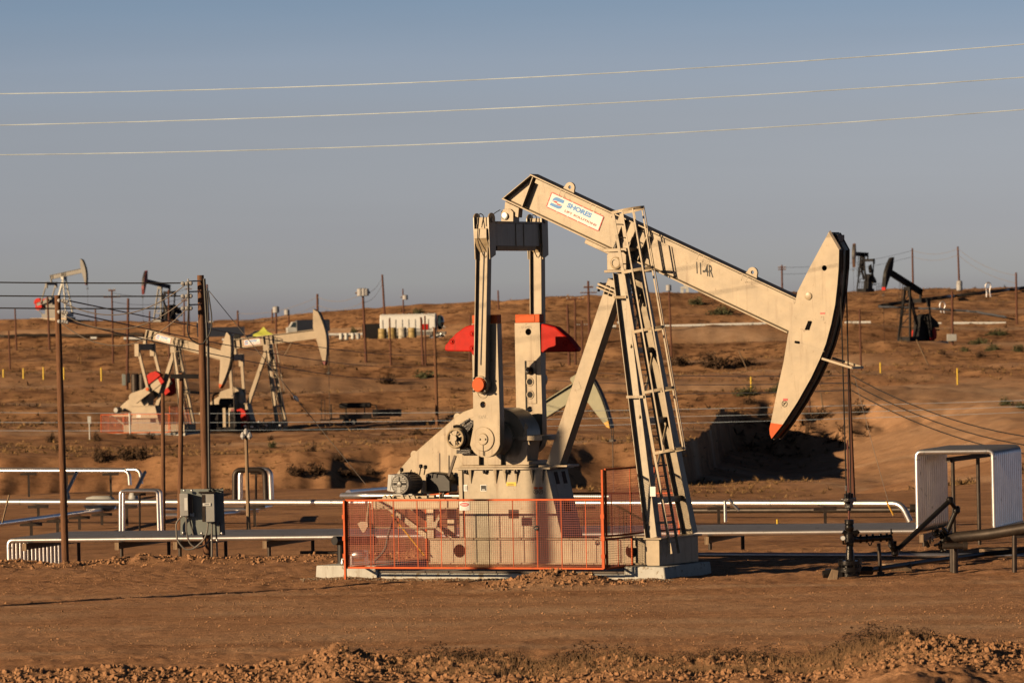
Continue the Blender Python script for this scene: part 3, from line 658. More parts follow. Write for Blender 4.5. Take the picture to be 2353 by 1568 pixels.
# walking beam
BO = V(-1.476, 0, 8.686); bd = unit(V(5.709 + 1.476, 0, 5.465 - 8.686)); bn = V(-bd[2], 0, bd[0])
def bm_(s, t, y=0): return BO + bd * s + bn * t + V(0, y, 0)
def b_st(u, v, y): p = LP(u, v, y) - BO; return float(p @ bd), float(p @ bn)
SE, HB = 7.85, .815
beam = MB()
wp = [bm_(0, .03), bm_(SE, .03), bm_(SE, HB - .03), bm_(.47, HB - .03)]
beam.prism([(p[0], p[2]) for p in wp], -.012, .012)
beam.bar(bm_(.44, HB - .015), bm_(SE, HB - .015), .39, .032, bn); beam.bar(bm_(-.02, .015), bm_(SE, .015), .39, .032, bn)
beam.bar(bm_(0, .03), bm_(.455, HB - .03), .37, .02, unit(bm_(.455, HB - .03) - bm_(0, .03))[[2, 1, 0]] * V(-1, 0, 1))
beamo = beam.build('walking_beam', 'tan', PJ, bev=.004)
sf = MB()
for u, v in ((1205, 467), (1423, 538.6), (1454, 550), (1480.7, 563)):
    s, t = b_st(u, v, -.1)
    for sg in (-1, 1):
        sf.bar(bm_(s, .035, sg * .10), bm_(s, HB - .04, sg * .10), .17, .018, bd)
sf.build('stiffener', 'tan', beamo)
MB().bar(bm_(2.35, -.06, 0), bm_(3.6, -.06, 0), .40, .10, bn).build('saddle_plate', 'tan', beamo, bev=.01)
gl = MB()
for sa, sb in ((.62, 2.75), (3.75, SE - .1)):
    gl.bar(bm_(sa, HB - .10, -.165), bm_(sb, HB - .10, -.165), .012, .09, bn); gl.bar(bm_(sa, HB - .055, -.09), bm_(sb, HB - .055, -.09), .15, .01, bn)
for u, v in ((1288, 437), (1299, 441), (1359, 468), (1370, 473), (1605, 583), (1618, 588), (1708, 628), (1718, 634)):
    s, t = b_st(u, v, -.16); gl.bar(bm_(s, HB - .18, -.165), bm_(s, HB - .03, -.165), .02, .02, bd)
gl.build('edge_angle', 'tan', beamo)
for u, v in ((1309, 425), (1727.7, 622)):
    s, t = b_st(u, v + 8, 0); lug = MB(); pl = []
    for k in range(13):
        q = PI * k / 12; pl.append((.125 * math.cos(q), .07 + .125 * math.sin(q)))
    pl = [(.15, 0)] + pl + [(-.15, 0)]
    pp = [bm_(s + a, HB + b) for a, b in pl]; hc = bm_(s, HB + .08)
    lug.holed([(p[0], p[2]) for p in pp], [(hc[0], hc[2], .04)], -.03, .03); lug.build('lifting_lug', 'tan', beamo, bev=.004)

# the sign on the beam
def sign_on(parent, o, ex, ey, w, h, full=True):
    o, ex, ey = np.array(o, float), unit(ex), unit(ey); nrm = V(0, -1, 0)
    def Q(a, b, d=0): return o + ex * w * a + ey * h * (1 - b) + nrm * d
    m = MB(); vs = [Q(0, 1), Q(1, 1), Q(1, 0), Q(0, 0)]; m.hexa([v for v in vs] + [v + nrm * .008 for v in vs])
    so = m.build('sign_panel', 'white', parent, smooth=False); so['label'] = 'white sign panel with red border reading SHORES LIFT SOLUTIONS'
    f = MB(); e = .012
    for p, q in (((0, 0), (1, 0)), ((1, 0), (1, 1)), ((1, 1), (0, 1)), ((0, 1), (0, 0))):
        n_ = 5 if p[1] == q[1] else 3
        for k in range(n_):
            t0, t1 = k / n_ + .012, (k + 1) / n_ - .012
            f.bar(Q(p[0] + (q[0] - p[0]) * t0, p[1] + (q[1] - p[1]) * t0, .010), Q(p[0] + (q[0] - p[0]) * t1, p[1] + (q[1] - p[1]) * t1, .010), .006, .022, ey if p[1] == q[1] else ex)
    f.build('sign_border', 'redink', so, smooth=False)
    def ab(px, py):
        x, y = px - 220, py - 675; return ((x * 312 + 115 * y) / 408090.0, (1120 * y - 510 * x) / 408090.0)
    def flat(pts, mt, nm):
        mm = MB(); n = len(pts); pr = [ab(*p) for p in pts]
        mm.add([Q(a, b, .009) for a, b in pr] + [Q(a, b, .012) for a, b in pr], [tuple(range(n)), tuple(range(2 * n - 1, n - 1, -1))] + [(i, i + n, (i + 1) % n + n, (i + 1) % n) for i in range(n)])
        mm.build(nm, mt, so, smooth=False)
    flat([(232, 862), (245, 820), (278, 788), (320, 778), (360, 786), (500, 853), (466, 916), (345, 868), (300, 848), (262, 848)], 'blue', 'emblem_curve')
    flat([(172, 946), (208, 894), (330, 945), (375, 962), (420, 966), (448, 958), (440, 990), (410, 1022), (372, 1030), (335, 1022)], 'blue', 'emblem_curve')
    flat([(240, 862), (300, 858), (348, 880), (328, 912), (290, 898)], 'redink', 'emblem_stripe')
    flat([(342, 908), (400, 934), (440, 952), (395, 960), (322, 936)], 'redink', 'emblem_stripe')
    t1 = MB(); put_text(t1, 'SHORES', Q(.33, .465, .010), ex, ey, h * .335, w * .47, bold=.055, shear=.12); t1.build('sign_lettering', 'blue', so, smooth=False)
    t2 = MB(); put_text(t2, 'LIFT SOLUTIONS', Q(.325, .80, .010), ex, ey, h * .15, w * .615, bold=.035); t2.build('sign_lettering', 'dredink', so, smooth=False)
    return so
s0, t0 = b_st(1255.3, 475, -.02); s1, t1 = b_st(1374.3, 530.4, -.02); s2, t2 = b_st(1266.8, 441.6, -.02)
sign_on(beamo, bm_(s0, t0, -.016), bd, bn, s1 - s0, t2 - t0)
st = MB(); sA, tA = b_st(1600, 626, -.02); sB, tB = b_st(1637, 641, -.02)
put_text(st, '11-4R', bm_(sA, tA - .02, -.016), unit(V(bd[0], 0, bd[2] * .55)), V(0, 0, 1), .27, .44, bold=.02, shear=-.05)
st.build('stencil_lettering', 'ink', beamo, smooth=False)

# horse head
ho = [(1903.5, 533), (1927, 574), (1926.8, 590), (1926, 617), (1923, 655), (1918, 699.4), (1909, 744), (1897, 788.6), (1883.7, 823), (1863, 867), (1832, 922), (1798, 974), (1772, 1007), (1768, 997), (1767, 984), (1770.5, 970), (1784, 902), (1800, 830), (1810, 768), (1820, 723), (1832, 669), (1860, 614)]
hp = LPOLY(ho, -.28)
def cut_at(poly, u0, v0, u1, v1, keep):                  # clip the outline at a line (for the painted tip)
    (ax, az), (bx, bz) = LX(u0, v0, -.28), LX(u1, v1, -.28); out = []
    f = lambda p: keep * ((bx - ax) * (p[1] - az) - (bz - az) * (p[0] - ax))
    for i in range(len(poly)):
        p, q = poly[i], poly[(i + 1) % len(poly)]; fp, fq = f(p), f(q)
        if fp >= 0: out.append(p)
        if (fp >= 0) != (fq >= 0): t = fp / (fp - fq); out.append((p[0] + (q[0] - p[0]) * t, p[1] + (q[1] - p[1]) * t))
    return out
main_p = cut_at(hp, 1766, 970, 1802, 975, 1); tip_p = cut_at(hp, 1766, 970, 1802, 975, -1)
hx, hzz = LX(1893.5, 615.5, -.28)
head = MB(); head.holed(main_p, [(hx, hzz, .062)], -.28, -.265); head.holed(main_p, [(hx, hzz, .062)], .265, .28); head.rim(main_p, -.265, .265)
heado = head.build('horse_head', 'tan', PJ)
tipo = MB().prism(tip_p, -.28, .28).build('head_tip', 'orange', heado); tipo['label'] = 'orange painted lower tip of the horse head'
tr = MB(); fpts = hp[1:13]
for i in range(len(fpts) - 1):                            # grooved wireline track on the curved front
    p, q = fpts[i], fpts[i + 1]; d = unit(V(q[0] - p[0], 0, q[1] - p[1])); nn = V(-d[2], 0, d[0])
    for y in (-.16, .16):
        tr.bar(V(p[0], y, p[1]) + nn * .02, V(q[0], y, q[1]) + nn * .02, .10, .04, nn)
tr.build('wireline_track', 'dsteel', heado)
x, z = LX(1857, 680, -.28); MB().lathe([(.085, -.28), (.085, -.30), (.07, -.305), (.01, -.305)], (x, 0, z), 24, 'y').build('pivot_boss', 'tan', heado)
cp = MB(); cp.add([LP(1903.5, 533, -.3), LP(1927, 574, -.3), LP(1927, 574, .3), LP(1903.5, 533, .3)] + [LP(1903.5, 533, -.3) + V(.04, 0, .04), LP(1927, 574, -.3) + V(.05, 0, .03), LP(1927, 574, .3) + V(.05, 0, .03), LP(1903.5, 533, .3) + V(.04, 0, .04)], [(0, 1, 2, 3), (4, 7, 6, 5), (0, 4, 5, 1), (1, 5, 6, 2), (2, 6, 7, 3), (3, 7, 4, 0)])
x, z = LX(1917, 549, 0); cp.box(x - .04, x + .16, -.18, .18, z - .06, z + .09); cp.build('rope_anchor', 'dsteel', heado)
for u, v, w, h, m_ in ((1889.5, 719.5, .12, .03, 'redink'), (1887.5, 731, .10, .09, 'tanw'), (1804, 917.5, .11, .05, 'redink')):
    decal(u, v, w, h, m_, y=-.282, parent=heado)
x, z = LX(1802, 927, -.285); r_ = MB(); r_.ring((x, -.285, z), .065, .006, 'y', 20, 4); r_.tube([(x - .03, -.287, z - .03), (x, -.287, z + .0), (x + .03, -.287, z + .035)], .009, 4); r_.tube([(x, -.287, z), (x - .03, -.287, z + .03)], .007, 4); r_.build('warning_symbol', 'ink', heado)
lt = MB(); a_, b_ = LP(1857, 740, -.30), LP(1850, 757, -.30); lt.tube([a_, b_], .02, 6); lt.tube([LP(1861, 739, -.3), LP(1855, 757, -.3)], .02, 6); lt.tube([LP(1856, 739, -.3), LP(1862, 739, -.3)], .025, 6)
lt.tube([LP(1826, 785, -.30), LP(1834, 786, -.30)], .03, 6); lt.build('head_latch', 'oily', heado)
sm = MB(); sm.bar(LP(1838, 786, -.283), LP(1893, 807, -.283), .008, .012); sm.build('weld_seam', 'tanw', heado)

# bridle, carrier bar, polished rod
zc = LX(1953, 1141, 0)[1]; XR = 7.03
br = MB()
for y in (-.16, .16):
    pts = [V(p[0], y, p[1]) + V(.05, 0, .0) for p in hp[1:4]] + [V(XR - .02, y, LX(1926, 640, -.28)[1])]
    pts += [V(XR, y * .75, zc + .05)]
    br.tube([V(hp[0][0] + .08, y, hp[0][1] - .02)] + pts, .017, 8)
br.build('bridle_rope', 'cable', PJ)
cb = MB(); cb.box(XR - .09, XR + .09, -.22, .22, zc - .10, zc - .02); cb.cyl((XR, 0, zc - .30), (XR, 0, zc + .10), .05, 12); cb.box(XR - .07, XR + .07, -.08, .08, zc - .24, zc - .10)
for y in (-.15, .15): cb.cyl((XR, y, zc - .14), (XR, y, zc + .08), .045, 10)
cbo = cb.build('carrier_bar', 'oily', PJ, bev=.006)
k_ = MB()
for dz in (.16, .20, .24): k_.lathe([(.022, -.02), (.034, 0), (.022, .02)], (XR, -.122, zc + dz), 8)
k_.build('rope_socket', 'galv', cbo)
zw = LX(1953, 1193, 0)[1]
rod = MB(); rod.cyl((XR, 0, zw - .1), (XR, 0, LX(1950, 1010, 0)[1]), .02, 10)
rod.build('polished_rod', 'rust', PJ)
wb = MB()
a1, a2 = LP(1888, 823, -.28), LP(1888, 823, -.28) * V(1, -1, 1)
tipn = V(7.30, -.42 + .15, a1[2] - .22); tipf = V(7.30, .42 - .1, a1[2] - .22)
wb.bar(a1, tipn, .035, .05); wb.bar(a2, tipf, .035, .05); wb.bar(tipn, tipf, .035, .05); wb.build('rope_guard', 'tan', heado)

# sampson post
sp = MB()
sp.box(2.42, 2.78, -1.0, 1.0, .295, .885); sp.box(2.36, 2.86, -1.06, 1.06, .885, .925)
sp.build('post_base_box', 'tan', PJ, bev=.008)
AP = V(1.56, 0, 7.0)
def ipost(p0, p1, depth, width, up, tf=.018):             # I section: web across `up`, flanges lateral
    m = MB(); d = unit(p1 - p0); s = unit(up - d * (up @ d)); lat = np.cross(d, s)
    m.bar(p0, p1, .018, depth, s)
    m.bar(p0 + s * (depth / 2), p1 + s * (depth / 2), width, tf, s); m.bar(p0 - s * (depth / 2), p1 - s * (depth / 2), width, tf, s)
    return m
for sg in (-1, 1):
    ipost(V(2.60, sg * .93, .925), V(1.65, sg * .40, 6.93), .28, .26, V(1, 0, 0)).build('post_leg', 'tanw', PJ, bev=.003)
rl = MB(); r0_, r1_ = V(-.33, 0, 2.53), V(1.36, 0, 6.75); rd = unit(r1_ - r0_); rs = V(rd[2], 0, -rd[0])
rl.bar(r0_, r1_, .34, .34, rs); rl.bar(V(-.62, 0, 2.535), V(.12, 0, 2.535), .62, .045)
f1 = r0_ + rd * (np.linalg.norm(r1_ - r0_) * .955); rl.bar(f1 - rs * .34, f1 + rs * .28, .5, .05, rd); rl.bar(f1 - rs * .34 - rd * .08, f1 + rs * .28 - rd * .08, .5, .04, rd)
rlo = rl.build('rear_strut', 'tan', PJ, bev=.006)
bt = MB()
for o_ in (-.28, -.1, .02, .2): bt.cyl(f1 + rs * o_ - rd * .16 + V(0, -.2, 0), f1 + rs * o_ + rd * .05 + V(0, -.2, 0), .03, 6)
bt.build('flange_bolt', 'oily', rlo)
x, z = LX(1326, 885, -.17); MB().bar((x - .06, -.174, z - .03), (x + .07, -.174, z + .02), .004, .17, (0, 0, 1)).build('data_plate', 'tanw', rlo, smooth=False)
ct = MB(); ct.box(1.28, 2.02, -.52, .52, 6.93, 6.99)
ct.prism([(1.33, 6.99), (1.33, 7.33), (1.40, 7.40), (1.75, 7.40), (1.82, 7.33), (1.82, 6.99)], -.46, .46); ct.box(1.28, 1.88, -.52, .52, 7.40, 7.48)
cto = ct.build('centre_bearing', 'tan', PJ, bev=.008)
x, z = LX(1416, 604, -.46); MB().lathe([(.14, -.46), (.14, -.50), (.11, -.52), (.09, -.52), (.09, -.50), (.02, -.50)], (x, 0, z), 26, 'y').build('bearing_cap', 'tan', cto)
bb = MB()
for x_ in (1.40, 1.76): bb.cyl((x_, -.15, 7.40 if x_ < 2 else 7.2), (x_, -.15, 7.62 if x_ < 2 else 7.42), .04, 6)
bb.build('saddle_bolt', 'oily', cto)
xb = MB()
def legpt(sg, z): t = (z - .925) / (6.93 - .925); return V(2.60 - .95 * t, sg * (.93 - .53 * t), z)
for z0, z1 in ((1.75, 3.55), (3.55, 5.15), (5.15, 6.5)):
    xb.bar(legpt(-1, z0), legpt(1, z0), .02, .13); xb.bar(legpt(-1, z0) + V(.02, 0, .05), legpt(1, z1) + V(.02, 0, -.05), .02, .12)
xb.build('cross_brace', 'tan', PJ)
pt = MB(); x, z = LX(1502, 1127, -.95); MB().box(x - .07, x + .07, -1.01, -.985, z - .12, z + .1).build('leg_placard', 'white', PJ, smooth=False)

# ladder with safety cage
n0, n1 = LP(1408, 490, -.73), LP(1541.5, 1271, -.73)
f0, f1_ = V(n0[0], -.33, n0[2]), V(n1[0], -.33, n1[2])
ld = MB(); ldir = unit(n0 - n1); lout = V(ldir[2], 0, -ldir[0])
ld.bar(n1, n0, .018, .07, lout); ld.bar(f1_, f0, .018, .07, lout)
Lh = np.linalg.norm(n0 - n1); k = .25
while k < Lh - .1: ld.cyl(n1 + ldir * k + V(0, 0, 0), f1_ + ldir * k, .014, 6); k += .305
ldo = ld.build('ladder', 'tan', PJ)
hoops = []
for v in (489, 626.5, 763, 902, 1041):
    zz = LX(1408 + (v - 490) * .171, v, -.73)[1]; c = n1 + ldir * ((zz - n1[2]) / ldir[2])
    hp_ = [V(c[0], -.73 - .06, c[2])]; ring = [(0, -.79), (.28, -.82), (.52, -.76), (.66, -.62), (.70, -.53), (.66, -.42), (.52, -.28), (.28, -.22), (0, -.25)]
    hoops.append([c * V(1, 0, 1) + lout * a + V(0, b, 0) for a, b in ring])
cg = MB()
for h in hoops:
    pts = fillet(h, .12, 3)
    for i in range(len(pts) - 1): cg.bar(pts[i], pts[i + 1], .008, .065, ldir)
for i in (1, 2, 4, 6, 7):
    cg.bar(hoops[0][i], hoops[-1][i], .035, .010, lout if i in (4,) else V(0, 1, 0))
cg.build('safety_cage', 'tan', ldo)
lb = MB()
for v in (682, 911, 1199):
    zz = LX(1440, v, -.6)[1]; c = n1 + ldir * ((zz - n1[2]) / ldir[2]); p = legpt(-1, zz)
    lb.bar(V(p[0] - .18, -.95 if v > 1000 else p[1] - .12, zz), V(c[0], -.75, zz), .04, .06); lb.bar(V(c[0] - .02, -.78, zz), V(c[0] - .02, -.3, zz), .03, .05)
lb.build('ladder_bracket', 'tan', ldo)

# belt guard, motor and motor frame
bg_ = LPOLY([(917, 1078), (945, 1045), (1046, 957), (1064, 945), (1089, 936), (1120, 931), (1160, 938), (1195, 965), (1206, 1010), (1195, 1055), (1165, 1090), (1045, 1114), (1014, 1131), (990, 1134), (935, 1134), (908, 1118), (906, 1095)], .52)
bgu = MB(); bgu.prism(bg_, .52, .78); bgo = bgu.build('belt_guard', 'tan', PJ, bev=.012)
ear = MB()
for u, v in ((1050, 958), (951, 1044)):
    x, z = LX(u, v, .52); ear.holed([(x + .1 * math.cos(q * PI / 6), z + .1 * math.sin(q * PI / 6)) for q in range(12)], [(x, z, .035)], .53, .56, 10)
ear.build('guard_lug', 'tan', bgo)
sd = MB(); sd.bar(LP(1014, 1144, .2), LP(1046, 1046, .2), .05, .06); sd.bar(LP(1010, 1040, .3), LP(1010, 1150, .3), .02, .02); sd.bar(LP(1012, 1138, .5), LP(1045, 1116, .5), .06, .05); sd.build('guard_stay', 'dsteel', bgo)
mx_, mz_ = LX(919, 1111, -.6)
mo = MB()
mo.lathe([(.16, -.62), (.20, -.60), (.235, -.57), (.235, -.50), (.245, -.50), (.245, .05), (.225, .05), (.20, .10), (.05, .12)], (mx_, 0, mz_), 32, 'y')
for k in range(24):
    q = 2 * PI * k / 24; mo.bar((mx_ + .25 * math.cos(q), -.46, mz_ + .25 * math.sin(q)), (mx_ + .25 * math.cos(q), .02, mz_ + .25 * math.sin(q)), .012, .03, (math.cos(q), 0, math.sin(q)))
mo.box(mx_ - .26, mx_ + .26, -.5, .05, mz_ - .28, mz_ - .23)
moo = mo.build('electric_motor', 'motor', PJ, bev=.006)
gr_ = MB()
for k in range(-4, 5):
    z = k * .042; w = math.sqrt(max(0, .185 ** 2 - z * z))
    if abs(k) > 0: gr_.box(mx_ - w, mx_ - .06 if abs(k) < 2 else mx_ - .02, -.632, -.612, mz_ + z - .012, mz_ + z + .012); gr_.box(mx_ + (.06 if abs(k) < 2 else .02), mx_ + w, -.632, -.612, mz_ + z - .012, mz_ + z + .012)
gr_.ring((mx_, -.60, mz_), .215, .022, 'y', 32, 6); gr_.lathe([(.06, -.60), (.06, -.65), (.04, -.66)], (mx_, 0, mz_), 16, 'y'); gr_.box(mx_ - .055, mx_ + .03, -.64, -.60, mz_ - .20, mz_ - .07)
gr_.build('fan_cover', 'motor', moo)
MB().lathe([(.168, -.625), (.168, -.605)], (mx_, 0, mz_), 28, 'y').build('vent_shade_disc', 'hole_shade', moo)  # black disc paints the shade behind the vent bars
cb_ = MB(); cb_.prism([(mx_ - .42, mz_ - .16), (mx_ - .24, mz_ - .19), (mx_ - .16, mz_ + .2), (mx_ - .38, mz_ + .22)], -.48, -.05); cb_.prism([(mx_ - .37, mz_ - .14), (mx_ - .33, mz_ - .15), (mx_ - .27, mz_ + .19), (mx_ - .30, mz_ + .20)], -.49, -.48); cb_.build('conduit_box', 'lgrey', moo, bev=.01)
bx2 = MB(); bx2.prism([(mx_ + .28, mz_ - .22), (mx_ + .95, mz_ - .22), (mx_ + .95, mz_ + .05), (mx_ + .80, mz_ + .20), (mx_ + .45, mz_ + .25), (mx_ + .28, mz_ + .2)], .1, .48); bx2.build('pulley_housing', 'black', PJ, bev=.03)
kn = MB()
for dx, dy, hh in ((-.02, -.55, .33), (.30, -.2, .40), (.42, -.2, .38), (.10, -.3, .32)):
    kn.tube([(mx_ + dx, dy, mz_ + .2), (mx_ + dx + .04, dy, mz_ + hh)], .014, 6)
    if hh > .325: kn.lathe([(.02, -.05), (.045, -.03), (.045, .03), (.02, .045)], (mx_ + dx + .04, dy, mz_ + hh), 10)
kn.build('lifting_knob', 'oily', moo)
mf = MB()
zf = mz_ - .36
x0_, x1_ = LX(853, 1160, -.55)[0], -2.6
for y in (-.55, .45):
    mf.box(x0_, x1_, y - .012, y + .012, zf - .20, zf + .0); mf.box(x0_, x1_, y - .07, y + .07, zf, zf + .02); mf.box(x0_, x1_, y - .07, y + .07, zf - .22, zf - .20)
mf.box(mx_ - .5, mx_ + .62, -.45, -.35, zf + .02, zf + .08); mf.box(mx_ - .5, mx_ + .62, -.10, 0, zf + .02, zf + .08)
for y in (-.55, .45):
    a_, b_ = LP(882, 1156, -.55), LP(982, 1232, -.55); a_[1] = b_[1] = y + .02
    mf.bar(a_, b_, .10, .12); mf.box(-3.42, -3.24, y - .06, y + .06, .9, zf - .22)
mfo = mf.build('motor_frame', 'tan', PJ, bev=.004)
dd = MB()
for dx in (-.42, -.30, .05, .2, .35): dd.prism([(mx_ + dx - .06, zf + .02), (mx_ + dx + .06, zf + .02), (mx_ + dx + .02, zf + .1), (mx_ + dx - .02, zf + .1)], -.62, -.56)
dd.build('slide_rail_clamp', 'tanw', mfo)
lv = MB()
lv.tube(fillet([LP(907, 1170, -.8), LP(905, 1195, -.8), LP(893, 1220, -.8), LP(886, 1262, -.8), LP(860, 1288, -.9)], .2), .03, 8); lv.build('power_hose', 'hose', mfo)
yb = MB(); yb.tube([LP(900, 1182, -.7), LP(975, 1275, -.7)], .018, 6); yb.build('brake_rod', 'yorange', mfo)
br_ = MB(); br_.tube([LP(853, 1211, -.75), LP(995, 1212, -.75)], .016, 6); br_.tube([LP(1010, 1130, -.75), LP(1010, 1180, -.75), LP(996, 1205, -.75)], .014, 6)
br_.prism(LPOLY([(822, 1202), (830, 1197), (845, 1198), (846, 1208), (838, 1222), (834, 1222)], -.9), -.93, -.88); br_.tube([LP(842, 1200, -.9), LP(848, 1154, -.9)], .025, 6)
br_.prism(LPOLY([(994, 1200), (1004, 1195), (1010, 1185), (1012, 1190), (1006, 1200), (1004, 1212), (997, 1212)], -.72), -.76, -.70)
br_.build('brake_lever', 'tanw', mfo)

# ------------------------------------------------------------------ orange safety fence
FE = empty('safety_fence', ORG, -TH)
tag(FE, 'orange steel mesh safety fence standing round the large tan pump jack', 'fence')
def panel(name, p0, p1, z0, z1, cell=.0508, frame=.045, ribs=.62, parent=FE, mtl='orange', wm='orangewire', wr=.0021):
    p0, p1 = V(*p0, 0), V(*p1, 0); Lp = np.linalg.norm(p1 - p0); d = unit(p1 - p0); nn = V(-d[1], d[0], 0)
    f = MB()
    A, B_ = p0 + V(0, 0, z0), p1 + V(0, 0, z0); Ct, Dt = p0 + V(0, 0, z1), p1 + V(0, 0, z1)
    f.bar(A - d * frame / 2, B_ + d * frame / 2, frame, frame); f.bar(Ct - d * frame / 2, Dt + d * frame / 2, frame, frame)
    f.bar(A + V(0, 0, frame / 2), Ct - V(0, 0, frame / 2), frame, frame, d); f.bar(B_ + V(0, 0, frame / 2), Dt - V(0, 0, frame / 2), frame, frame, d)
    fo = f.build(name, mtl, parent, bev=.004)
    w = MB(); n = int(Lp / cell)
    for i in range(1, n):
        q = p0 + d * (Lp * i / n); w.bar(q + V(0, 0, z0), q + V(0, 0, z1), wr * 2, wr * 2, d)
    m = int((z1 - z0) / cell)
    for j in range(1, m):
        z = z0 + (z1 - z0) * j / m; w.bar(p0 + V(0, 0, z) - nn * wr * 2, p1 + V(0, 0, z) - nn * wr * 2, wr * 2, wr * 2)
    w.build('wire_mesh', wm, fo, smooth=False)
    if ribs:
        r = MB(); k = ribs
        while k < Lp - .15:
            q = p0 + d * k; r.bar(q + V(0, 0, z0) + nn * .012, q + V(0, 0, z1) + nn * .012, .016, .016, d); k += ribs
        r.build('stiffening_rod', 'orange', fo)
    return fo
fx0, fx1 = LX(795, 1148, -1.9)[0], LX(1385, 1148, -1.9)[0]
zt_, zb_ = 1.825, .275
panel('front_panel', (fx0, -1.9), (fx1 - .03, -1.9), zb_, zt_)
panel('end_panel', (fx0 + .0, -1.84), (fx0, 1.9), zb_, zt_, ribs=1.2)
panel('rear_panel', (fx0 + .1, 1.95), (fx1, 1.95), zb_, zt_, ribs=1.2)
panel('gate_panel', (fx1 + .06, -1.88), (fx1 + .06, -.62), zb_, .93, ribs=.6)
panel('gate_panel', (fx1 + .06, -1.88), (fx1 + .06, 1.9), 1.0, 2.50, ribs=1.25)
for x, y, a, b in ((fx0 - .03, -1.95, -.12, zt_), (fx1 + .02, -1.95, zb_, 2.5), (fx0 - .03, 1.95, -.1, zt_)):
    ps = MB(); ps.bar((x, y, a), (x, y, b), .05, .05, (1, 0, 0)); ps.build('fence_post', 'orange', FE, bev=.004)
hg = MB()
for z in (.55, .95, 1.45): hg.box(fx0 - .07, fx0 + .0, -1.99, -1.93, z - .05, z + .05); hg.box(fx1 - .03, fx1 + .06, -1.99, -1.93, z - .05, z + .05)
hg.build('hinge', 'orange', FE)
lw = MB(); x, z = LX(1233, 1211, -1.9); lw.ring((x, -1.94, z), .05, .012, 'y', 10, 5); lw.box(x - .05, x + .03, -1.96, -1.92, z - .04, z + .0); lw.build('wire_latch', 'oily', FE)
DS = empty('danger_sign', ORG, -TH); tag(DS, 'small white DANGER sign with a red oval hung on the orange mesh fence', 'sign')
x, z = LX(1067.5, 1161.5, -1.95)
MB().box(x - .135, x + .135, -1.962, -1.952, z - .10, z + .10).build('sign_plate', 'white', DS, bev=.004)
ov = MB(); ov.add([(x + .115 * math.cos(2 * PI * k / 28), -1.964 - d_, z + .035 + .045 * math.sin(2 * PI * k / 28)) for d_ in (0, .003) for k in range(28)], [tuple(range(28)), tuple(range(55, 27, -1))] + [(k, 28 + k, 28 + (k + 1) % 28, (k + 1) % 28) for k in range(28)]); ov.build('sign_oval', 'redink', DS, smooth=False)
t_ = MB(); put_text(t_, 'DANGER', (x - .085, -1.969, z + .018), (1, 0, 0), (0, 0, 1), .036, .17, bold=.02); t_.build('sign_lettering', 'white', DS, smooth=False)
t_ = MB()
for k, w in enumerate((.2, .17, .19)): t_.box(x - .1, x - .1 + w, -1.965, -1.963, z - .035 - .022 * k, z - .027 - .022 * k)
t_.build('sign_text_line', 'lgrey', DS, smooth=False)
# ------------------------------------------------------------------ wellhead and flow line beside it
WO = loc2w(V(7.03, 0, 0)); WO[2] = gz(WO[0], WO[1]); dw = float(WO[1])
WH = empty('wellhead', WO); tag(WH, 'black oily wellhead with a round pressure gauge below the large horse head', 'wellhead')
def wl(u, v, dd=0.0): return P(u, v, dw + dd) - WO
m = MB(); zt = lambda v: wl(1953, v)[2]
m.lathe([(.20, -.1), (.20, zt(1312)), (.27, zt(1312)), (.27, zt(1302)), (.19, zt(1301)), (.19, zt(1297)), (.27, zt(1296)), (.27, zt(1287)), (.10, zt(1286)), (.085, zt(1262)), (.075, zt(1260)), (.075, zt(1246)), (.11, zt(1245)), (.11, zt(1224)), (.085, zt(1222)), (.085, zt(1217)), (.10, zt(1215)), (.10, zt(1206)), (.085, zt(1204)), (.105, zt(1203)), (.105, zt(1193)), (.03, zt(1192))], (0, 0, 0), 20)
m.build('wellhead_body', 'oily', WH)
b = MB()
for k in range(10):
    q = 2 * PI * k / 10; b.cyl((.235 * math.cos(q), .235 * math.sin(q), zt(1316)), (.235 * math.cos(q), .235 * math.sin(q), zt(1283)), .022, 6)
b.build('flange_stud', 'oily', WH)
v_ = MB()
v_.tube([wl(1938, 1225), wl(1970, 1223)], .065, 10); v_.tube([wl(1936, 1220), wl(1945, 1226)], .05, 8); v_.tube([wl(1962, 1229), wl(1972, 1218)], .05, 8)
v_.cyl(wl(1945, 1246), wl(1960, 1246), .09, 12); v_.build('ram_valve', 'oily', WH)
g = MB(); gc = wl(1936, 1235, -.25)
g.lathe([(.055, -.02), (.06, 0), (.06, .03), (.03, .05)], gc, 20, 'y'); go = g.build('pressure_gauge', 'galv', WH)
MB().lathe([(.048, -.023), (.048, -.019)], gc, 20, 'y').build('gauge_face', 'white', go)
MB().tube([gc, wl(1937, 1248, -.1), wl(1946, 1248, 0)], .02, 6).build('gauge_stem', 'oily', WH)
m = MB()
m.tube([wl(1958, 1237, .05), wl(1972, 1238, .2), wl(2046, 1233, .9)], [.085, .07, .065], 10)
for u in (1976, 1990, 2004, 2022, 2036): m.tube([wl(u - 2, 1237 - (u - 1972) * .06, .2 + (u - 1972) * .0095), wl(u + 3, 1237 - (u - 1972) * .06, .2 + (u - 1972) * .0095)], [.10, .10], 10)
m.tube([wl(1994, 1246, .4), wl(1997, 1252, .4), wl(2001, 1250, .4), wl(2003, 1244, .4)], .014, 6)
m.build('flow_tee', 'oily', WH)
wv = MB(); c_ = wl(2047, 1222, .9); wv.ring(c_, .075, .014, 'x', 14, 5); wv.tube([wl(2043, 1232, .9), wl(2050, 1221, .9)], .025, 6); wv.tube([c_ + V(0, -.07, 0), c_ + V(0, .07, 0)], .012, 5); wv.build('valve_handwheel', 'oily', WH)
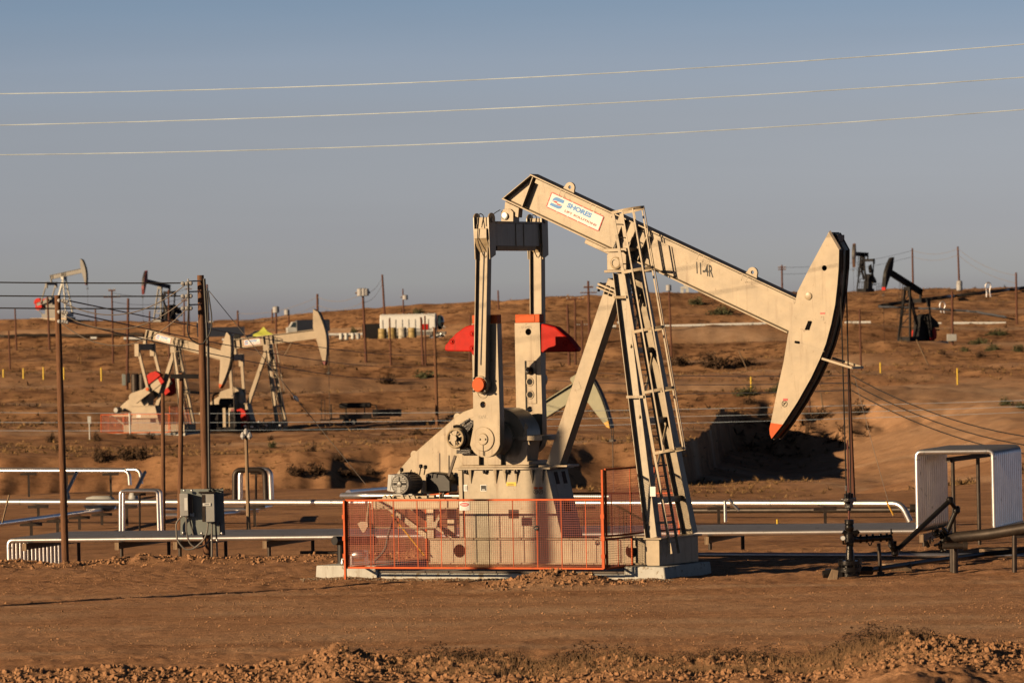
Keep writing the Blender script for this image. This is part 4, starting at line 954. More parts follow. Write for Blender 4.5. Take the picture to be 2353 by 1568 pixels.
bs = MB(); bs.box(-.55, -.18, -.15, .25, -.02, .16); bs.tube([(-.62, -.1, .05), (-.1, -.05, .12), (.5, .1, .1)], .09, 8); bs.build('cellar_casing', 'black', WH)
SPt = MB(); p0, p1 = wl(2018, 1247, .6), wl(2023, 1307, .6); SPt.cyl(p0, V(p1[0], p1[1], -.1), .045, 10); SPt.box(p1[0] - .08, p1[0] + .08, p1[1] - .08, p1[1] + .08, -.05, .05); SPt.build('arm_support', 'dsteel', WH)
wedge = MB(); q = on_ground(1912, 1330); wedge.hexa([q + V(a, b, c) for a, b, c in ((-.14, -.12, -.05), (.1, -.12, -.05), (.14, .12, -.05), (-.1, .12, -.05), (-.02, -.1, .22), (.14, -.1, .2), (.16, .1, .18), (0, .1, .24))])
tag(wedge.build('timber_block', 'woodg', bev=.01), 'short brown timber block leaning at the foot of the black wellhead', 'timber block')

FLW = empty('flow_line', P(2055.6, 1267, dw + 1.1)); fo_ = np.array(FLW.location)
tag(FLW, 'black bent flow line rising from the wellhead and folding down beside the silver pipe loop', 'pipe')
pa, pb, pc, pd = [P(*q) - fo_ for q in ((2055.6, 1267, dw + 1.1), (2181.6, 1149, dw + 2.2), (2197, 1170, dw + 2.4), (2163.6, 1247, dw + 2.6))]
p0_ = P(2046, 1236, dw + .9) - fo_
m = MB(); m.tube([pa, pb], .058, 10); m.tube([pb, pc], .05, 10); m.tube([pc, pd], .058, 10); m.tube([p0_, p0_ + V(.0, 0, -.16), pa], .06, 8); m.build('flow_pipe', 'black', FLW)
e = MB()
for p in (pa, pb, pc): e.lathe([(.05, -.09), (.085, -.05), (.085, .05), (.05, .09)], p, 12)
e.tube([p0_ + (pa - p0_) * .35 + V(-.05, 0, 0), p0_ + (pa - p0_) * .42 + V(.08, 0, 0)], .07, 8); e.tube([p0_ + (pa - p0_) * .7 + V(-.04, 0, 0), p0_ + (pa - p0_) * .75 + V(.08, 0, 0)], .07, 8); e.build('swivel_elbow', 'oily', FLW)

GL = empty('gathering_pipe', P(2193, 1316, 117.5)); go_ = np.array(GL.location); go_[2] = gz(go_[0], go_[1]); GL.location = tuple(go_)
tag(GL, 'thick dark gathering pipe on black posts in front of the silver pipe loop', 'pipe')
Q = lambda u, v, d=117.5: P(u, v, d) - go_
m = MB(); m.tube([Q(2172, 1238), Q(2200, 1233), Q(2270, 1226, 117.2), Q(2380, 1208, 116.8), Q(2620, 1175, 116)], .125, 16); m.build('main_pipe', 'dsteel', GL)
for a_, b_, r_ in ((Q(2193, 1232), V(*Q(2193, 1320)[:2], -.15), .075), (Q(2187, 1236, 118), V(*Q(2187, 1320, 118)[:2], -.1), .06)): MB().cyl(a_, b_, r_, 14).build('pipe_post', 'dsteel', GL)
m = MB(); m.cyl(Q(2330, 1215, 117), V(*Q(2330, 1300, 117)[:2], -.1), .055, 10); m.bar(Q(2328, 1230, 117), Q(2420, 1226, 117), .08, .1); m.build('pipe_post', 'dsteel', GL)
m = MB(); m.cyl(Q(2165, 1253, 117.2), Q(2212, 1253, 117.2), .07, 12); m.cyl(Q(2212, 1253, 117.2), Q(2222, 1253, 117.2), .10, 14); m.build('capped_stub', 'dsteel', GL)
m = MB()
rr = random.Random(3)
for k in range(16):
    u, v = rr.uniform(2132, 2180), rr.uniform(1218, 1262); a = Q(u, v, 117.4); m.tube([a, a + V(rr.uniform(-.12, .12), rr.uniform(-.1, .1), rr.uniform(-.12, .12))], rr.uniform(.03, .06), 7)
m.tube([Q(2178, 1254), Q(2178, 1228), Q(2166, 1222)], .05, 8); m.ring(Q(2150, 1222, 117.3), .09, .014, 'y', 14, 5); m.ring(Q(2136, 1240, 117.3), .08, .014, 'x', 14, 5); m.build('manifold_valve', 'oily', GL)
tp = MB(); a_, b_ = on_ground(1975, 1322), on_ground(2260, 1285); tp.tube([a_ + V(0, 0, .1), (a_ + b_) / 2 + V(0, 0, .12), b_ + V(0, 0, .12), b_ + V(3, .6, .3)], .06, 8); tag(tp.build('surface_pipe', 'black'), 'thin black pipe lying on the dirt to the right of the wellhead', 'pipe')
for (u, v), lab in (((2058, 1310), 'dark wooden sleeper under the thin black pipe near the wellhead'), ((2284, 1276), 'brown wooden block under the far end of the thin black pipe at the right')):
    q = on_ground(u, v); sb = MB().box(-.32, .32, -.18, .18, -.05, .16).build('timber_sleeper', 'woodg', bev=.01); sb.location = tuple(q); sb.rotation_euler = (0, 0, .3); tag(sb, lab, 'timber block')

# ------------------------------------------------------------------ near bundle of silver pipes
bA, bB = P(20, 1240, 140.0), P(2100, 1220, 133.6); bdir = unit((bB - bA) * V(1, 1, 0)); bper = V(-bdir[1], bdir[0], 0)
zb0 = (bA[2] + bB[2]) / 2
NP = 14
def bpt(u, D_line=True):                                  # point of the front pipe under pixel column u
    d = P(u, 1225, 1.0) - CAM; t = ((bA - CAM) @ bper) / (d @ bper); p = CAM + t * d; return V(p[0], p[1], zb0)
L0, L1, L2, L3 = bpt(20), bpt(2110), bpt(2285), bpt(2950)
for i in range(NP):
    off = bper * (.30 * i)
    gl_ = gz(L0[0] + off[0], L0[1] + off[1])
    pts = [V(L0[0], L0[1], gl_ - .1) + off, L0 + off, L1 + off, L1 + off + V(0, 0, 2.02), L2 + off + V(0, 0, 2.02), L2 + off, L3 + off]
    pm = MB(); pm.tube(fillet(pts, .13, 5), .070, 12); o = pm.build('insulated_pipe', 'chrome')
    for q in (L1 + off + V(0, 0, .2), L1 + off + V(0, 0, 1.83), L1 + off + bdir * .19 + V(0, 0, 2.02), L2 + off - bdir * .19 + V(0, 0, 2.02), L2 + off + V(0, 0, 1.83), L0 + off + bdir * .2, L0 + off - V(0, 0, .2)):
        ax = bdir if abs((q - L0 - off)[2] - 2.02) < .01 or abs((q - L0 - off)[2]) < .01 else V(0, 0, 1)
        if i == 0: MB().tube([q - ax * .025, q + ax * .025], .075, 12).build('jacket_band', 'galv', o)
    lab = 'front silver pipe of the near pipe bundle with a tall square loop at right' if i == 0 else ('rearmost silver pipe of the near bundle with the tall square loop' if i == NP - 1 else 'silver pipe packed inside the near bundle, between its front and rearmost pipes')
    tag(o, lab, 'pipe', 'silver pipes of the near bundle')
def bundle_support(u, lab, both=True):
    q = bpt(u); o = empty('pipe_support', V(q[0], q[1], gz(q[0], q[1])), math.atan2(bdir[1], bdir[0])); hh = zb0 - o.location.z
    MB().box(-.05, .05, -.35, 4.25, hh - .24, hh - .075).build('cross_beam', 'dsteel', o)
    MB().box(-.055, .055, -.37, -.35, hh - .27, hh - .07).build('beam_end_plate', 'woodg', o)
    for y in (.02, 3.9):
        gg = gz(*(q[:2] + bper[:2] * y)) - o.location.z; MB().cyl((0, y, gg - .15), (0, y, hh - .24), .05, 10).build('post', 'dsteel', o)
    tag(o, lab, 'pipe support', 'supports under the near pipe bundle'); return o
for u, lab in ((66, 'dark steel support under the left end of the near silver pipe bundle'), (278, 'black post support under the near pipe bundle right of the leftmost pole'), (412, 'dark support under the near pipe bundle directly left of the grey electrical panel'), (617, 'dark post support under the near pipe bundle right of the grey electrical panel'),
               (1630, 'black post support under the near bundle just right of the pump jack ladder'), (2122, 'dark support under the near bundle at the foot of the tall square loop')):
    bundle_support(u, lab)
for u, lab in ((2222, 'tall dark trestle holding up the tall square loop of silver pipes'),):
    q = bpt(u) + bper * .6; o = empty('loop_trestle', V(q[0], q[1], gz(q[0], q[1])), math.atan2(bdir[1], bdir[0])); hh = zb0 + 2.02 - o.location.z
    t_ = MB(); t_.bar((-.55, -.1, hh - .22), (.35, 3.4, hh - .14), .1, .12); t_.build('trestle_beam', 'dsteel', o)
    for x, y in ((-.1, .3), (-.45, .0)): MB().cyl((x + (0.25 if y > .2 else 0), y, -.2), (x + (0.25 if y > .2 else 0), y, hh - .2), .05, 10).build('trestle_post', 'dsteel', o)
    tag(o, lab, 'trestle')

# ------------------------------------------------------------------ single pipes
def pipe(name, pts, r, lab, mtl='chrome', fr=.3, posts=(), n=12, group=None, bands=()):
    m = MB(); m.tube(fillet(pts, fr, 5), r, n); o = m.build(name, mtl)
    tag(o, lab, 'pipe', group)
    for a in posts:
        p = np.array(a); g = gz(p[0], p[1]); s = MB(); s.bar((p[0], p[1], g - .2), (p[0], p[1], p[2] - r), .09, .09, (0, 1, 0)); s.bar((p[0] - .35, p[1], p[2] - r - .06), (p[0] + .35, p[1], p[2] - r - .06), .12, .1); s.build('pipe_post', 'dsteel', o)
    if bands:
        for a, b in bands: MB().tube([a, b], r * 1.06, n).build('jacket_band', 'galv', o)
    return o
e1, e0 = P(2070, 1156, 159), P(-150, 1152, 181)
pt_ = lambda t: e0 + (e1 - e0) * t
pipe('insulated_pipe', [e0, e1, e1 + V(.25, -.1, -.55)], .10, 'long straight silver pipe behind the pump jack ending in a downturned elbow at right', posts=[pt_(t) for t in (.12, .22, .36, .52, .62, .70, .83, .93)], bands=[(pt_(t), pt_(t + .0012)) for t in (.1, .28, .47, .58, .72, .88)])
pipe('insulated_pipe', [P(2090, 1166, 162), P(2113, 1166, 162), P(2113, 1190, 162)], .12, 'short grey pipe stub beside the downturned elbow at right', 'dsteel')
pipe('surface_pipe', [P(1590, 1172, 172), P(2120, 1170, 168)], .09, 'dark pipe lying low behind the long straight silver pipe at right', 'dsteel')
a0, a1 = P(-120, 1080, 226), P(296, 1081, 222)
for k, lab in ((0, 'front silver pipe raised above the bank at far left with hooked end'), (1, 'rear silver pipe raised above the bank at far left with hooked end')):
    o_ = V(.38 * k, 1.4 * k, 0); pipe('insulated_pipe', [a0 + o_, a1 + o_, a1 + o_ + V(.03, 0, -.6)], .085, lab, posts=[a0 + o_ + (a1 - a0) * t for t in (.45, .66, .9)] if k == 0 else ())
for (u0, u1), lab in (((176, 150), 'slanting grey riser pipe nearest the leftmost pole'), ((333, 306), 'slanting grey riser pipe left of the square white pipe loop')):
    a, b = P(u0 - 0, 1084, 222), P(u1, 1137, 205); pipe('riser_pipe', [a, b], .075, lab, 'dsteel'); 
    w = MB(); c = P(u1, 1137, 205); w.lathe([(.05, .25), (.16, .05), (.2, -.1), (.14, -.3), (.1, -.45)], c, 10); tag(w.build('wrapped_valve', 'lgrey'), 'grey wrapped valve at the foot of the ' + ('riser nearest the leftmost pole' if u0 < 200 else 'riser left of the square white loop'), 'valve')
bl_ = MB(); c = P(233, 1156, 178); bl_.lathe([(.08, -.6), (.22, -.5), (.27, -.3), (.27, .25), (.2, .42), (.08, .5)], c, 16, 'x'); tag(bl_.build('insulation_blanket', 'offwhite'), 'pale insulation blanket wrapped round the silver pipe behind the leftmost pole', 'pipe wrap')
for k, lab in ((0, 'front white square pipe loop standing left of the tallest near pole'), (1, 'rear white square pipe loop standing left of the tallest near pole')):
    D = 164 + k * 1.6; du = 7 * k
    q0, q1, q2, q3 = [P(u + du, v + k * (-2), D) for u, v in ((276.5, 1222), (276.5, 1127), (362, 1127), (365, 1222))]
    pipe('pipe_loop', [q0, q1, q2, q3], .055, lab, fr=.12)
tee = MB(); a, b = P(321, 1131, 166), P(321, 1220, 166); tee.bar(a, b, .06, .06, (0, 1, 0)); tee.bar(P(307, 1133, 166), P(335, 1133, 166), .1, .12); tag(tee.build('tee_post', 'dsteel'), 'dark T shaped post inside the white square pipe loop', 'post')
a, b = P(-60, 1211, 157), P(330, 1158, 186); pt2 = lambda t: a + (b - a) * t
pipe('insulated_pipe', [a, b, P(560, 1160, 186)], .085, 'bluish silver pipe slanting back behind the leftmost pole', posts=[pt2(t) for t in (.3, .45, .58, .72)])
pipe('insulated_pipe', [P(372, 1170, 176), P(585, 1170, 176), P(622, 1162, 183)], .075, 'upper silver pipe of the pair behind the grey electrical panel')
pipe('insulated_pipe', [P(368, 1183, 172), P(470, 1182, 172), P(590, 1174, 178)], .075, 'lower silver pipe of the pair behind the grey electrical panel')
for k, (du, mt, lab) in enumerate(((0, 'dsteel', 'dark square pipe loop behind the thin grey pole'), (13, 'chrome', 'silver square pipe loop just behind the dark one by the thin grey pole'))):
    D = 192 + 2.5 * k; pipe('pipe_loop', [P(539 + du, 1160, D), P(539 + du, 1079 - k, D), P(608 + du, 1079 - k, D), P(611 + du, 1160, D)], .10, lab, mt, fr=.25)
dp = MB(); dp.bar(P(588, 1086, 195), P(588, 1150, 195), .08, .08, (0, 1, 0)); dp.bar(P(575, 1085, 195), P(600, 1085, 195), .12, .12); tag(dp.build('tee_post', 'dsteel'), 'dark T shaped post inside the dark square pipe loop', 'post')
pipe('insulated_pipe', [P(786, 1138, 176), P(830, 1138, 175), P(1400, 1140, 172)], .105, 'silver pipe with a capped end poking out left of the electric motor')
pipe('insulated_pipe', [P(800, 1131, 182), P(880, 1124, 196), P(1000, 1118, 215)], .10, 'bluish silver pipe slanting away behind the capped pipe left of the motor')
gp0, gp1 = on_ground(1600, 1280), on_ground(2700, 1290); D_ = 125.
pipe('surface_pipe', [P(1560, 1273, D_), P(2360, 1275, D_), P(2700, 1276, D_)], .055, 'thin silver pipe running along the dirt behind the wellhead', 'chrome')
pipe('surface_pipe', [P(690, 1268, 133), P(1500, 1270, 131)], .04, 'thin dark pipe on the dirt behind the orange fence', 'dsteel')
pipe('pipe_prop', [P(1665, 1150, 150), P(1666, 1198, 150)], .045, 'upright short silver pipe by the pump jack ladder leg', 'galv'); pipe('pipe_prop', [P(1674, 1147, 150), P(1697, 1172, 150)], .045, 'slanted short silver pipe right of the pump jack ladder leg', 'galv')
sp_ = MB(); c = P(768, 1240, 126); sp_.tube([P(768, 1241, 126), P(860, 1240, 127)], .11, 14); sp_.cyl(P(783, 1245, 126.3), V(*P(783, 1290, 126.3)[:2], -.1), .09, 12); tag(sp_.build('pipe_stub', 'black'), 'black open ended pipe on a thick post left of the orange fence', 'pipe')
fi = empty('valve_fitting', loc2w(V(-5.55, -.35, .285))); tag(fi, 'small silver valve fitting on the left end of the concrete pad', 'valve')
m = MB(); m.tube([(-.25, -.3, .02), (-.25, -.3, .12), (-.02, -.3, .13)], .035, 8); m.tube([(-.02, -.3, 0), (-.02, -.3, .2)], .045, 10); m.lathe([(.05, -.18), (.11, -.1), (.12, .05), (.07, .16)], (.16, -.3, .22), 14, 'x'); m.box(.26, .36, -.36, -.24, .0, .33); m.build('valve_body', 'galv', fi)

# ------------------------------------------------------------------ poles
def pole(u0, v0, u1, v1, w, lab, mtl='woodr', D=None, arms=(), name='utility_pole', extra=0.6, group='wooden poles', caps=()):
    base = at_depth(u1, D, v1) if D else on_ground(u1, v1)
    D_ = float((base - CAM) @ fw); top = P(u0, v0, D_); r = w / 2 * D_ / FPX
    o = empty(name, base); tag(o, lab, 'pole', group)
    t = top - base
    m = MB(); m.tube([V(0, 0, -extra) , V(0, 0, 0), t * .5, t], [r * 1.12, r * 1.1, r, r * .88], 10 if w > 9 else 7); m.build('pole_shaft', mtl, o)
    for vv, hw, th in arms:                               # crossarm: pixel height, half width, thickness
        k = (vv - v1) / (v0 - v1); c = t * k; hwm = hw * D_ / FPX; thm = th * D_ / FPX
        a = MB(); a.box(c[0] - hwm, c[0] + hwm, c[1] - thm / 2 - r, c[1] + thm / 2 - r, c[2] - thm / 2, c[2] + thm / 2); ao = a.build('crossarm', mtl, o)
        for q in (-.92, -.5, .5, .92): MB().lathe([(.03, 0), (.06, .05), (.05, .12), (.02, .16)], (c[0] + q * hwm, c[1] - r, c[2] + thm / 2), 6).build('insulator', 'ceramic', ao)
    for vv, du, rr_, hh in caps:                           # transformer cans
        k = (vv - v1) / (v0 - v1); c = t * k + V(du * D_ / FPX, -.2, 0); a = MB(); a.lathe([(rr_ * .8, -hh), (rr_, -hh * .9), (rr_, hh * .8), (rr_ * .6, hh)], c, 10); a.build('transformer_can', 'ceramic', o)
    return o, base, base + t, D_
PL = {}
PL['L1'] = pole(132, 678, 150, 1281, 15.5, 'thick brown pole with bare top, nearest the left edge of the view', 'wood', 131)
PL['L2'] = pole(460.5, 632, 476, 1277, 17.5, 'thickest brown pole standing behind the grey electrical panel', 'wood', 131.5)
PL['L3'] = pole(374, 903, 375, 1207, 9.5, 'short dark pole just right of the white square pipe loop', 'wood', 167)
PL['L4'] = pole(417, 856, 412, 1192, 11.5, 'dark pole with one black arm to the right, just left of the thickest pole', 'wood', 169)
PL['L5'] = pole(565, 986, 571, 1203, 9, 'thin pale pole topped with insulators right of the electrical panel', 'woodg', 168)
PL['M1'] = pole(998, 752, 1004.5, 980, 7.5, 'dark lone pole left of the red left counterweight', 'wood')
PL['R1'] = pole(1948, 832, 1962, 1200, 9, 'red brown pole directly behind the hanging bridle ropes of the large pump jack', 'woodr', 190)
arm = MB(); o, b_, t_, D_ = PL['L4']; c = (P(424, 863, D_) - b_); arm.bar(P(392, 864, D_ - .2) - b_, P(456, 864, D_ - .2) - b_, .12, .14); arm.build('side_arm', 'black', o)
for key, u, v, hgt in (('L5', 565, 992, .2), ('L5', 558, 1000, .2), ('L5', 573, 1000, .2)):
    o, b_, t_, D_ = PL[key]; q = P(u, v, D_ - .15) - b_; MB().lathe([(.03, -.12), (.09, -.04), (.07, .06), (.03, .12)], q, 8).build('insulator', 'ceramic', o)
far = [
 (34.5, 709, 38, 806, 4, 'thin pole left of the grey far pump with two poles beside it', (), ()), (20, 760, 23.5, 850, 4, 'short thin pole at the far left edge below the ridge', (), ()),
 (109, 680, 114, 803, 5, 'dark pole standing in front of the grey pump on the left ridge', (), ()), (219, 709, 220, 755, 4, 'short stub pole on the ridge right of the grey far pump', (), ()),
 (257, 665, 260, 835, 4.5, 'pole with two crossarms right of the grey far pump', ((667, 8, 3), (682, 19, 2.5)), ()), (294.5, 685, 292, 898, 6.5, 'brown pole carrying a small grey box low down, left of the near tan far pump', (), ()),
 (344, 714, 343, 757, 4, 'short stub pole left of the red nosed ridge pump', (), ()), (387, 665, 389, 837, 4.5, 'thin pole crossing in front of the red nosed ridge pump', (), ()),
 (423, 680, 423, 773, 4, 'thin pole directly left of the thickest pole top', ((690, 7, 3),), ()), (433, 655, 434, 770, 5, 'pole hung with insulators touching the thickest pole on its left', ((664, 8, 2), (708, 8, 2)), ()),
 (475.5, 653, 480, 757, 5, 'pole with a pale transformer can right beside the thickest pole', (), ((672, -3, .35, .7),)), (546, 713, 547.5, 776, 5, 'short pole left of the lime green canopy tent', (), ()),
 (625.5, 710, 626, 745, 4, 'thin far stub above the lime green canopy tent', (), ()), (634, 710, 635.5, 840, 5, 'pole with a lamp top right of the lime green canopy tent', (), ((711, 0, .4, .4),)),
 (663, 716, 664.6, 770, 4.5, 'short pole at the left end of the dark truck', (), ((717, -4, .4, .4),)), (729, 675, 731, 790, 6, 'pole rising behind the nose of the level tan pump', (), ()),
 (833, 666, 841, 833, 6, 'pole with a cluster of transformers on its arm, left of the white tanker', ((673, 17, 3),), ((671, -6, .4, .5), (671, 2, .4, .5), (671, 8, .35, .45))), (878, 630.5, 883.7, 727, 5, 'tall bare leaning pole above the white tanker', (), ()),
 (925.4, 663, 927, 724, 3.5, 'thin pole with a bright round lamp above the white tanker', ((683, 6, 2),), ((683, 5, .45, .4),)), (895, 730, 898, 840, 4.5, 'thin pole in front of the yellow and white drums', (), ()),
 (967, 728, 972, 840, 5.5, 'left one of two close poles in front of the tanker tail', (), ()), (976, 725, 977.5, 841, 4.5, 'right one of two close poles in front of the tanker tail', (), ()),
 (1080, 724, 1079, 833, 4, 'thin pole partly hidden behind the red left counterweight', (), ()), (1144, 666.6, 1145.5, 712, 4, 'short pole on the ridge between the two pitman arms', (), ()),
 (1303, 700, 1308, 840, 6, 'left pole of the cluster behind the red right counterweight', (), ()), (1321, 684, 1322, 838, 5, 'pole with a wide top crossarm behind the red right counterweight', ((687, 20, 3.5),), ()),
 (1337, 735, 1338, 850, 4.5, 'thin pole in the cluster left of the rear strut', ((748, 12, 2.5),), ()), (1351, 645, 1355, 800, 6, 'tall pole with two crossarms left of the rear strut', ((660, 11, 3.5), (673, 19, 2.5)), ()),
 (1536.5, 655, 1543, 824, 4.5, 'thin pole right of the ladder cage below the beam', (), ((661, -1, .35, .4),)), (1796, 608.6, 1797, 690, 4.5, 'pole seen above the beam near the horse head', ((614, 9, 2), (619, 9, 2)), ()),
 (1974.5, 710, 1978, 852, 4.5, 'thin red brown pole just right of the bridle ropes', (), ()), (2095.5, 570, 2097.5, 668, 4.5, 'tall bare pole behind the black pump on the right hill', (), ()),
 (2200, 566, 2204, 669, 4.5, 'tall pole with white equipment at its foot on the right ridge', (), ((656, 0, .55, .9),)), (2333.8, 625.7, 2336, 745, 5, 'dark pole nearest the right edge of the view', (), ()),
 (2187, 668, 2188, 791, 5.5, 'pole with a pale panel low down, right of the black pump', (), ()), (1859, 915, 1860, 951, 5, 'short stub pole behind the tip of the large horse head', (), ()),
]
PF = []
for u0, v0, u1, v1, w, lab, arms, caps in far:
    PF.append(pole(u0, v0, u1, v1, w, lab, 'woodr', None, arms, caps=caps, group='far wooden poles', extra=2.0))
def far_box(u, v, w, h, D, mtl, lab, name='equipment_box', cat='box', dpt=None):
    p = P(u, v, D); k = D / FPX; o = MB().box(-w * k / 2, w * k / 2, -(dpt or w * k * .5) / 2, (dpt or w * k * .5) / 2, -h * k / 2, h * k / 2).build(name, mtl, bev=.03); o.location = tuple(p); tag(o, lab, cat); return o
d294 = PF[5][3]
far_box(285, 872, 9, 26, d294 - .5, 'grey', 'grey electrical box fixed to the brown pole left of the near tan far pump'); far_box(295, 868, 8, 22, d294 - .45, 'black', 'dark electrical box on the right side of the same brown pole')
far_box(2186, 775, 22, 16, PF[34][3] - .6, 'lgrey', 'pale panel mounted across the pole right of the black pump', 'panel')
tn = MB()
q = on_ground(310, 905); 
for k in range(3): tn.lathe([(.42, 0), (.42, 1.9), (.3, 2.0)], (q[0] + k * .75, q[1] + .6, q[2]), 12)
tag(tn.build('vertical_tank', 'dsteel'), 'row of dark upright pipes behind the grey box pole at left', 'pipes')

# ------------------------------------------------------------------ electrical panel on the thickest pole
o, b_, t_, D_ = PL['L2']
EP = empty('electrical_panel', P(464, 1176, D_ - .25)); eo = np.array(EP.location); De = D_ - .25
tag(EP, 'grey electrical panel board with two switch boxes on the thickest brown pole', 'electrical panel')
E_ = lambda u, v, d=0.0: P(u, v, De - d) - eo
def ebox(u0, v0, u1, v1, d0, d1, name, mtl, par, bev=.008):
    a, b = E_(u0, v1), E_(u1, v0); m = MB(); m.box(a[0], b[0], -d1, -d0, a[2], b[2]); return m.build(name, mtl, par, bev=bev)
sh = V(0, 0, 0)
bb_ = MB(); A_, B_, C_, D4 = E_(414.5, 1228), E_(517, 1228), E_(513, 1122), E_(414.5, 1123); bb_.hexa([A_, B_, B_ + V(0, .04, 0), A_ + V(0, .04, 0), D4, C_, C_ + V(0, .04, 0), D4 + V(0, .04, 0)]); bb_.build('backboard', 'grey', EP, bev=.004)
s1 = ebox(415, 1132, 433, 1184, .0, .24, 'switch_box', 'lgrey', EP); ebox(425, 1142, 432, 1171, .242, .25, 'instruction_plate', 'white', s1, 0)
ebox(434, 1136, 443, 1178, .1, .16, 'switch_lever', 'black', s1); ebox(437, 1176, 447, 1185, .05, .1, 'warning_tag', 'white', s1, 0)
s2 = ebox(468, 1132, 494, 1197, .0, .42, 'starter_cabinet', 'lgrey', EP); ebox(467, 1134, 473, 1196, .422, .43, 'cabinet_trim', 'dsteel', s2, 0); ebox(468, 1153, 486, 1160, .432, .44, 'name_plate', 'white', s2, 0)
ebox(458, 1127.5, 496, 1131, .0, .48, 'rain_hood', 'dsteel', s2)
t2_ = MB(); p = E_(472, 1158); put_text(t2_, 'DANGER', (p[0], -.442, p[2]), (1, 0, 0), (0, 0, 1), .035, .12); t2_.build('plate_lettering', 'ink', s2, smooth=False)
cdt = MB()
def hose(pts, r=.02): cdt.tube(fillet([E_(*p) for p in pts], .25, 6), r, 8)
hose([(417, 1186, .12), (404, 1200, .12), (406, 1240, .12), (425, 1262, .14), (445, 1260, .16), (468, 1240, .2), (476, 1222, .24), (478, 1198, .24)], .021)
hose([(428, 1184, .12), (428, 1225, .12), (436, 1248, .1), (450, 1258, .1), (470, 1254, .1), (486, 1232, .14), (487, 1198, .2)], .021)
hose([(487, 1198, .2), (486.5, 1236, .2), (486.5, 1278, .2)], .024); hose([(495, 1198, .1), (497, 1230, .1), (499, 1278, .1)], .024); hose([(505, 1198, .0), (505, 1228, .0)], .02); hose([(434, 1184, .05), (441, 1215, .05), (444, 1228, .05)], .02)
cdt.build('conduit', 'hose', EP)
for u, v in ((417, 1185), (428, 1185), (478, 1199), (487, 1199), (486.5, 1240), (499, 1240), (464, 1224), (510, 1224), (421, 1223), (441, 1126), (424, 1126)): 
    p = E_(u, v, .05); MB().lathe([(.022, -.03), (.032, -.01), (.032, .02), (.02, .035)], (p[0], p[1] - .1, p[2]), 8).build('conduit_fitting', 'galv', EP)
cl = MB(); rr = random.Random(8)
for k in range(14): p = E_(rr.uniform(480, 512), rr.uniform(1121, 1127)); cl.tube([p + V(0, -.2, 0), p + V(rr.uniform(-.1, .1), -.2 + rr.uniform(-.1, .1), rr.uniform(-.01, .03))], .018, 5)
cl.build('loose_cable', 'wire', EP)
pc_ = MB(); o2, b2, t2, D2 = PL['L2']
pc_.tube([P(469, 640, D2 - .25) - b2, P(478, 800, D2 - .25) - b2, P(481, 1120, D2 - .25) - b2], .035, 8); pc_.build('pole_conduit', 'black', o2)
cc = MB(); q = lambda u, v, d=.35: P(u, v, D2 - d) - b2
cc.tube(fillet([q(432, 651), q(434, 700), q(430, 760), q(436, 778), q(455, 790), q(466, 790), q(484, 765), q(487, 730), q(478, 668)], .4, 5), .018, 6); cc.tube([q(474, 668), q(477, 690), q(478, 740)], .02, 6); cc.build('drop_cable', 'wire', o2)
ins = MB()
for v in (651, 680, 708):
    c = q(429, v, .3)
    for k in range(3): ins.lathe([(.02, -.05), (.055, -.03), (.055, .02), (.02, .05)], c + V(-.10 + .10 * k, 0, 0), 8, 'x')
ins.tube([q(432, 640, .3), q(433, 715, .3)], .02, 6)
for v in (646, 670, 700): ins.tube([q(433, v, .3), q(460, v - 1, .1)], .02, 6)
ins.build('insulator', 'ceramic', o2)
ins = MB(); o1, b1, t1, D1 = PL['L1']; q1 = lambda u, v, d=.18: P(u, v, D1 - d) - b1
for v in (690, 716, 738):
    ins.lathe([(.02, -.05), (.05, -.02), (.05, .03), (.02, .05)], q1(136, v), 8)
    for k in range(3): ins.lathe([(.015, -.04), (.045, -.02), (.045, .02), (.015, .04)], q1(144 + 5 * k, v + k * 1.2), 8, 'x')
ins.build('insulator', 'ceramic', o1)

# ------------------------------------------------------------------ wires
def wire(pts, r, mtl, lab, group, name='power_line'):
    m = MB(); m.tube(pts, r, 5); tag(m.build(name, mtl), lab, 'wire', group)
for (v0, vm, v1), lab in (((216, 180, 102), 'topmost of the three bright overhead wires crossing the sky'), ((288, 248, 178), 'middle of the three bright overhead wires crossing the sky'), ((356, 324, 252), 'lowest of the three bright overhead wires crossing the sky')):
    a2 = (v0 + v1) / 2 - vm; pts = []
    for s in np.linspace(-2.4, 3.4, 90):
        v = v0 + (v1 - v0) * s - 4 * a2 * s * (1 - s); pts.append(P(2352 * s, v, 112 - 3 * s))
    wire(pts, .0115, 'lwire', lab, 'bright overhead wires')
for v0, v1, lab in ((645, 650, 'top black wire from the left edge to the thickest pole'), (678, 680, 'middle black wire from the left edge to the thickest pole'), (706, 708, 'bottom black wire from the left edge to the thickest pole')):
    wire(sag(P(-900, v0 - 22, 131), P(424, v1, D2 - .3), .09), .017, 'wire', lab, 'black wires at left')
for k, (v, lab) in enumerate(((690, 'highest black wire running from the leftmost pole down to the lone dark pole'), (716, 'second black wire running from the leftmost pole down to the lone dark pole'), (738, 'lowest black wire running from the leftmost pole down to the lone dark pole'))):
    dm = PL['M1'][3]; a, b = P(160, v + 1, D1 - .18), P(1000, 814 + 26 * k, dm - .3); c = P(1947, 862 + 17 * k, PL['R1'][3] - .3)
    pts = sag(a, b, .5 + .1 * k, 30) + sag(b, c, .6, 30)[1:]
    wire(pts, .018, 'wire', lab, 'wires between the leftmost pole and the bridle pole')
    wire(sag(P(1956, 862 + 17 * k, PL['R1'][3] - .3), P(3000, 900 + 25 * k, 175), 2.0, 30), .022, 'wire', ('top', 'middle', 'bottom')[k] + ' dark sagging wire running right from the pole behind the bridle ropes', 'sagging wires at right')
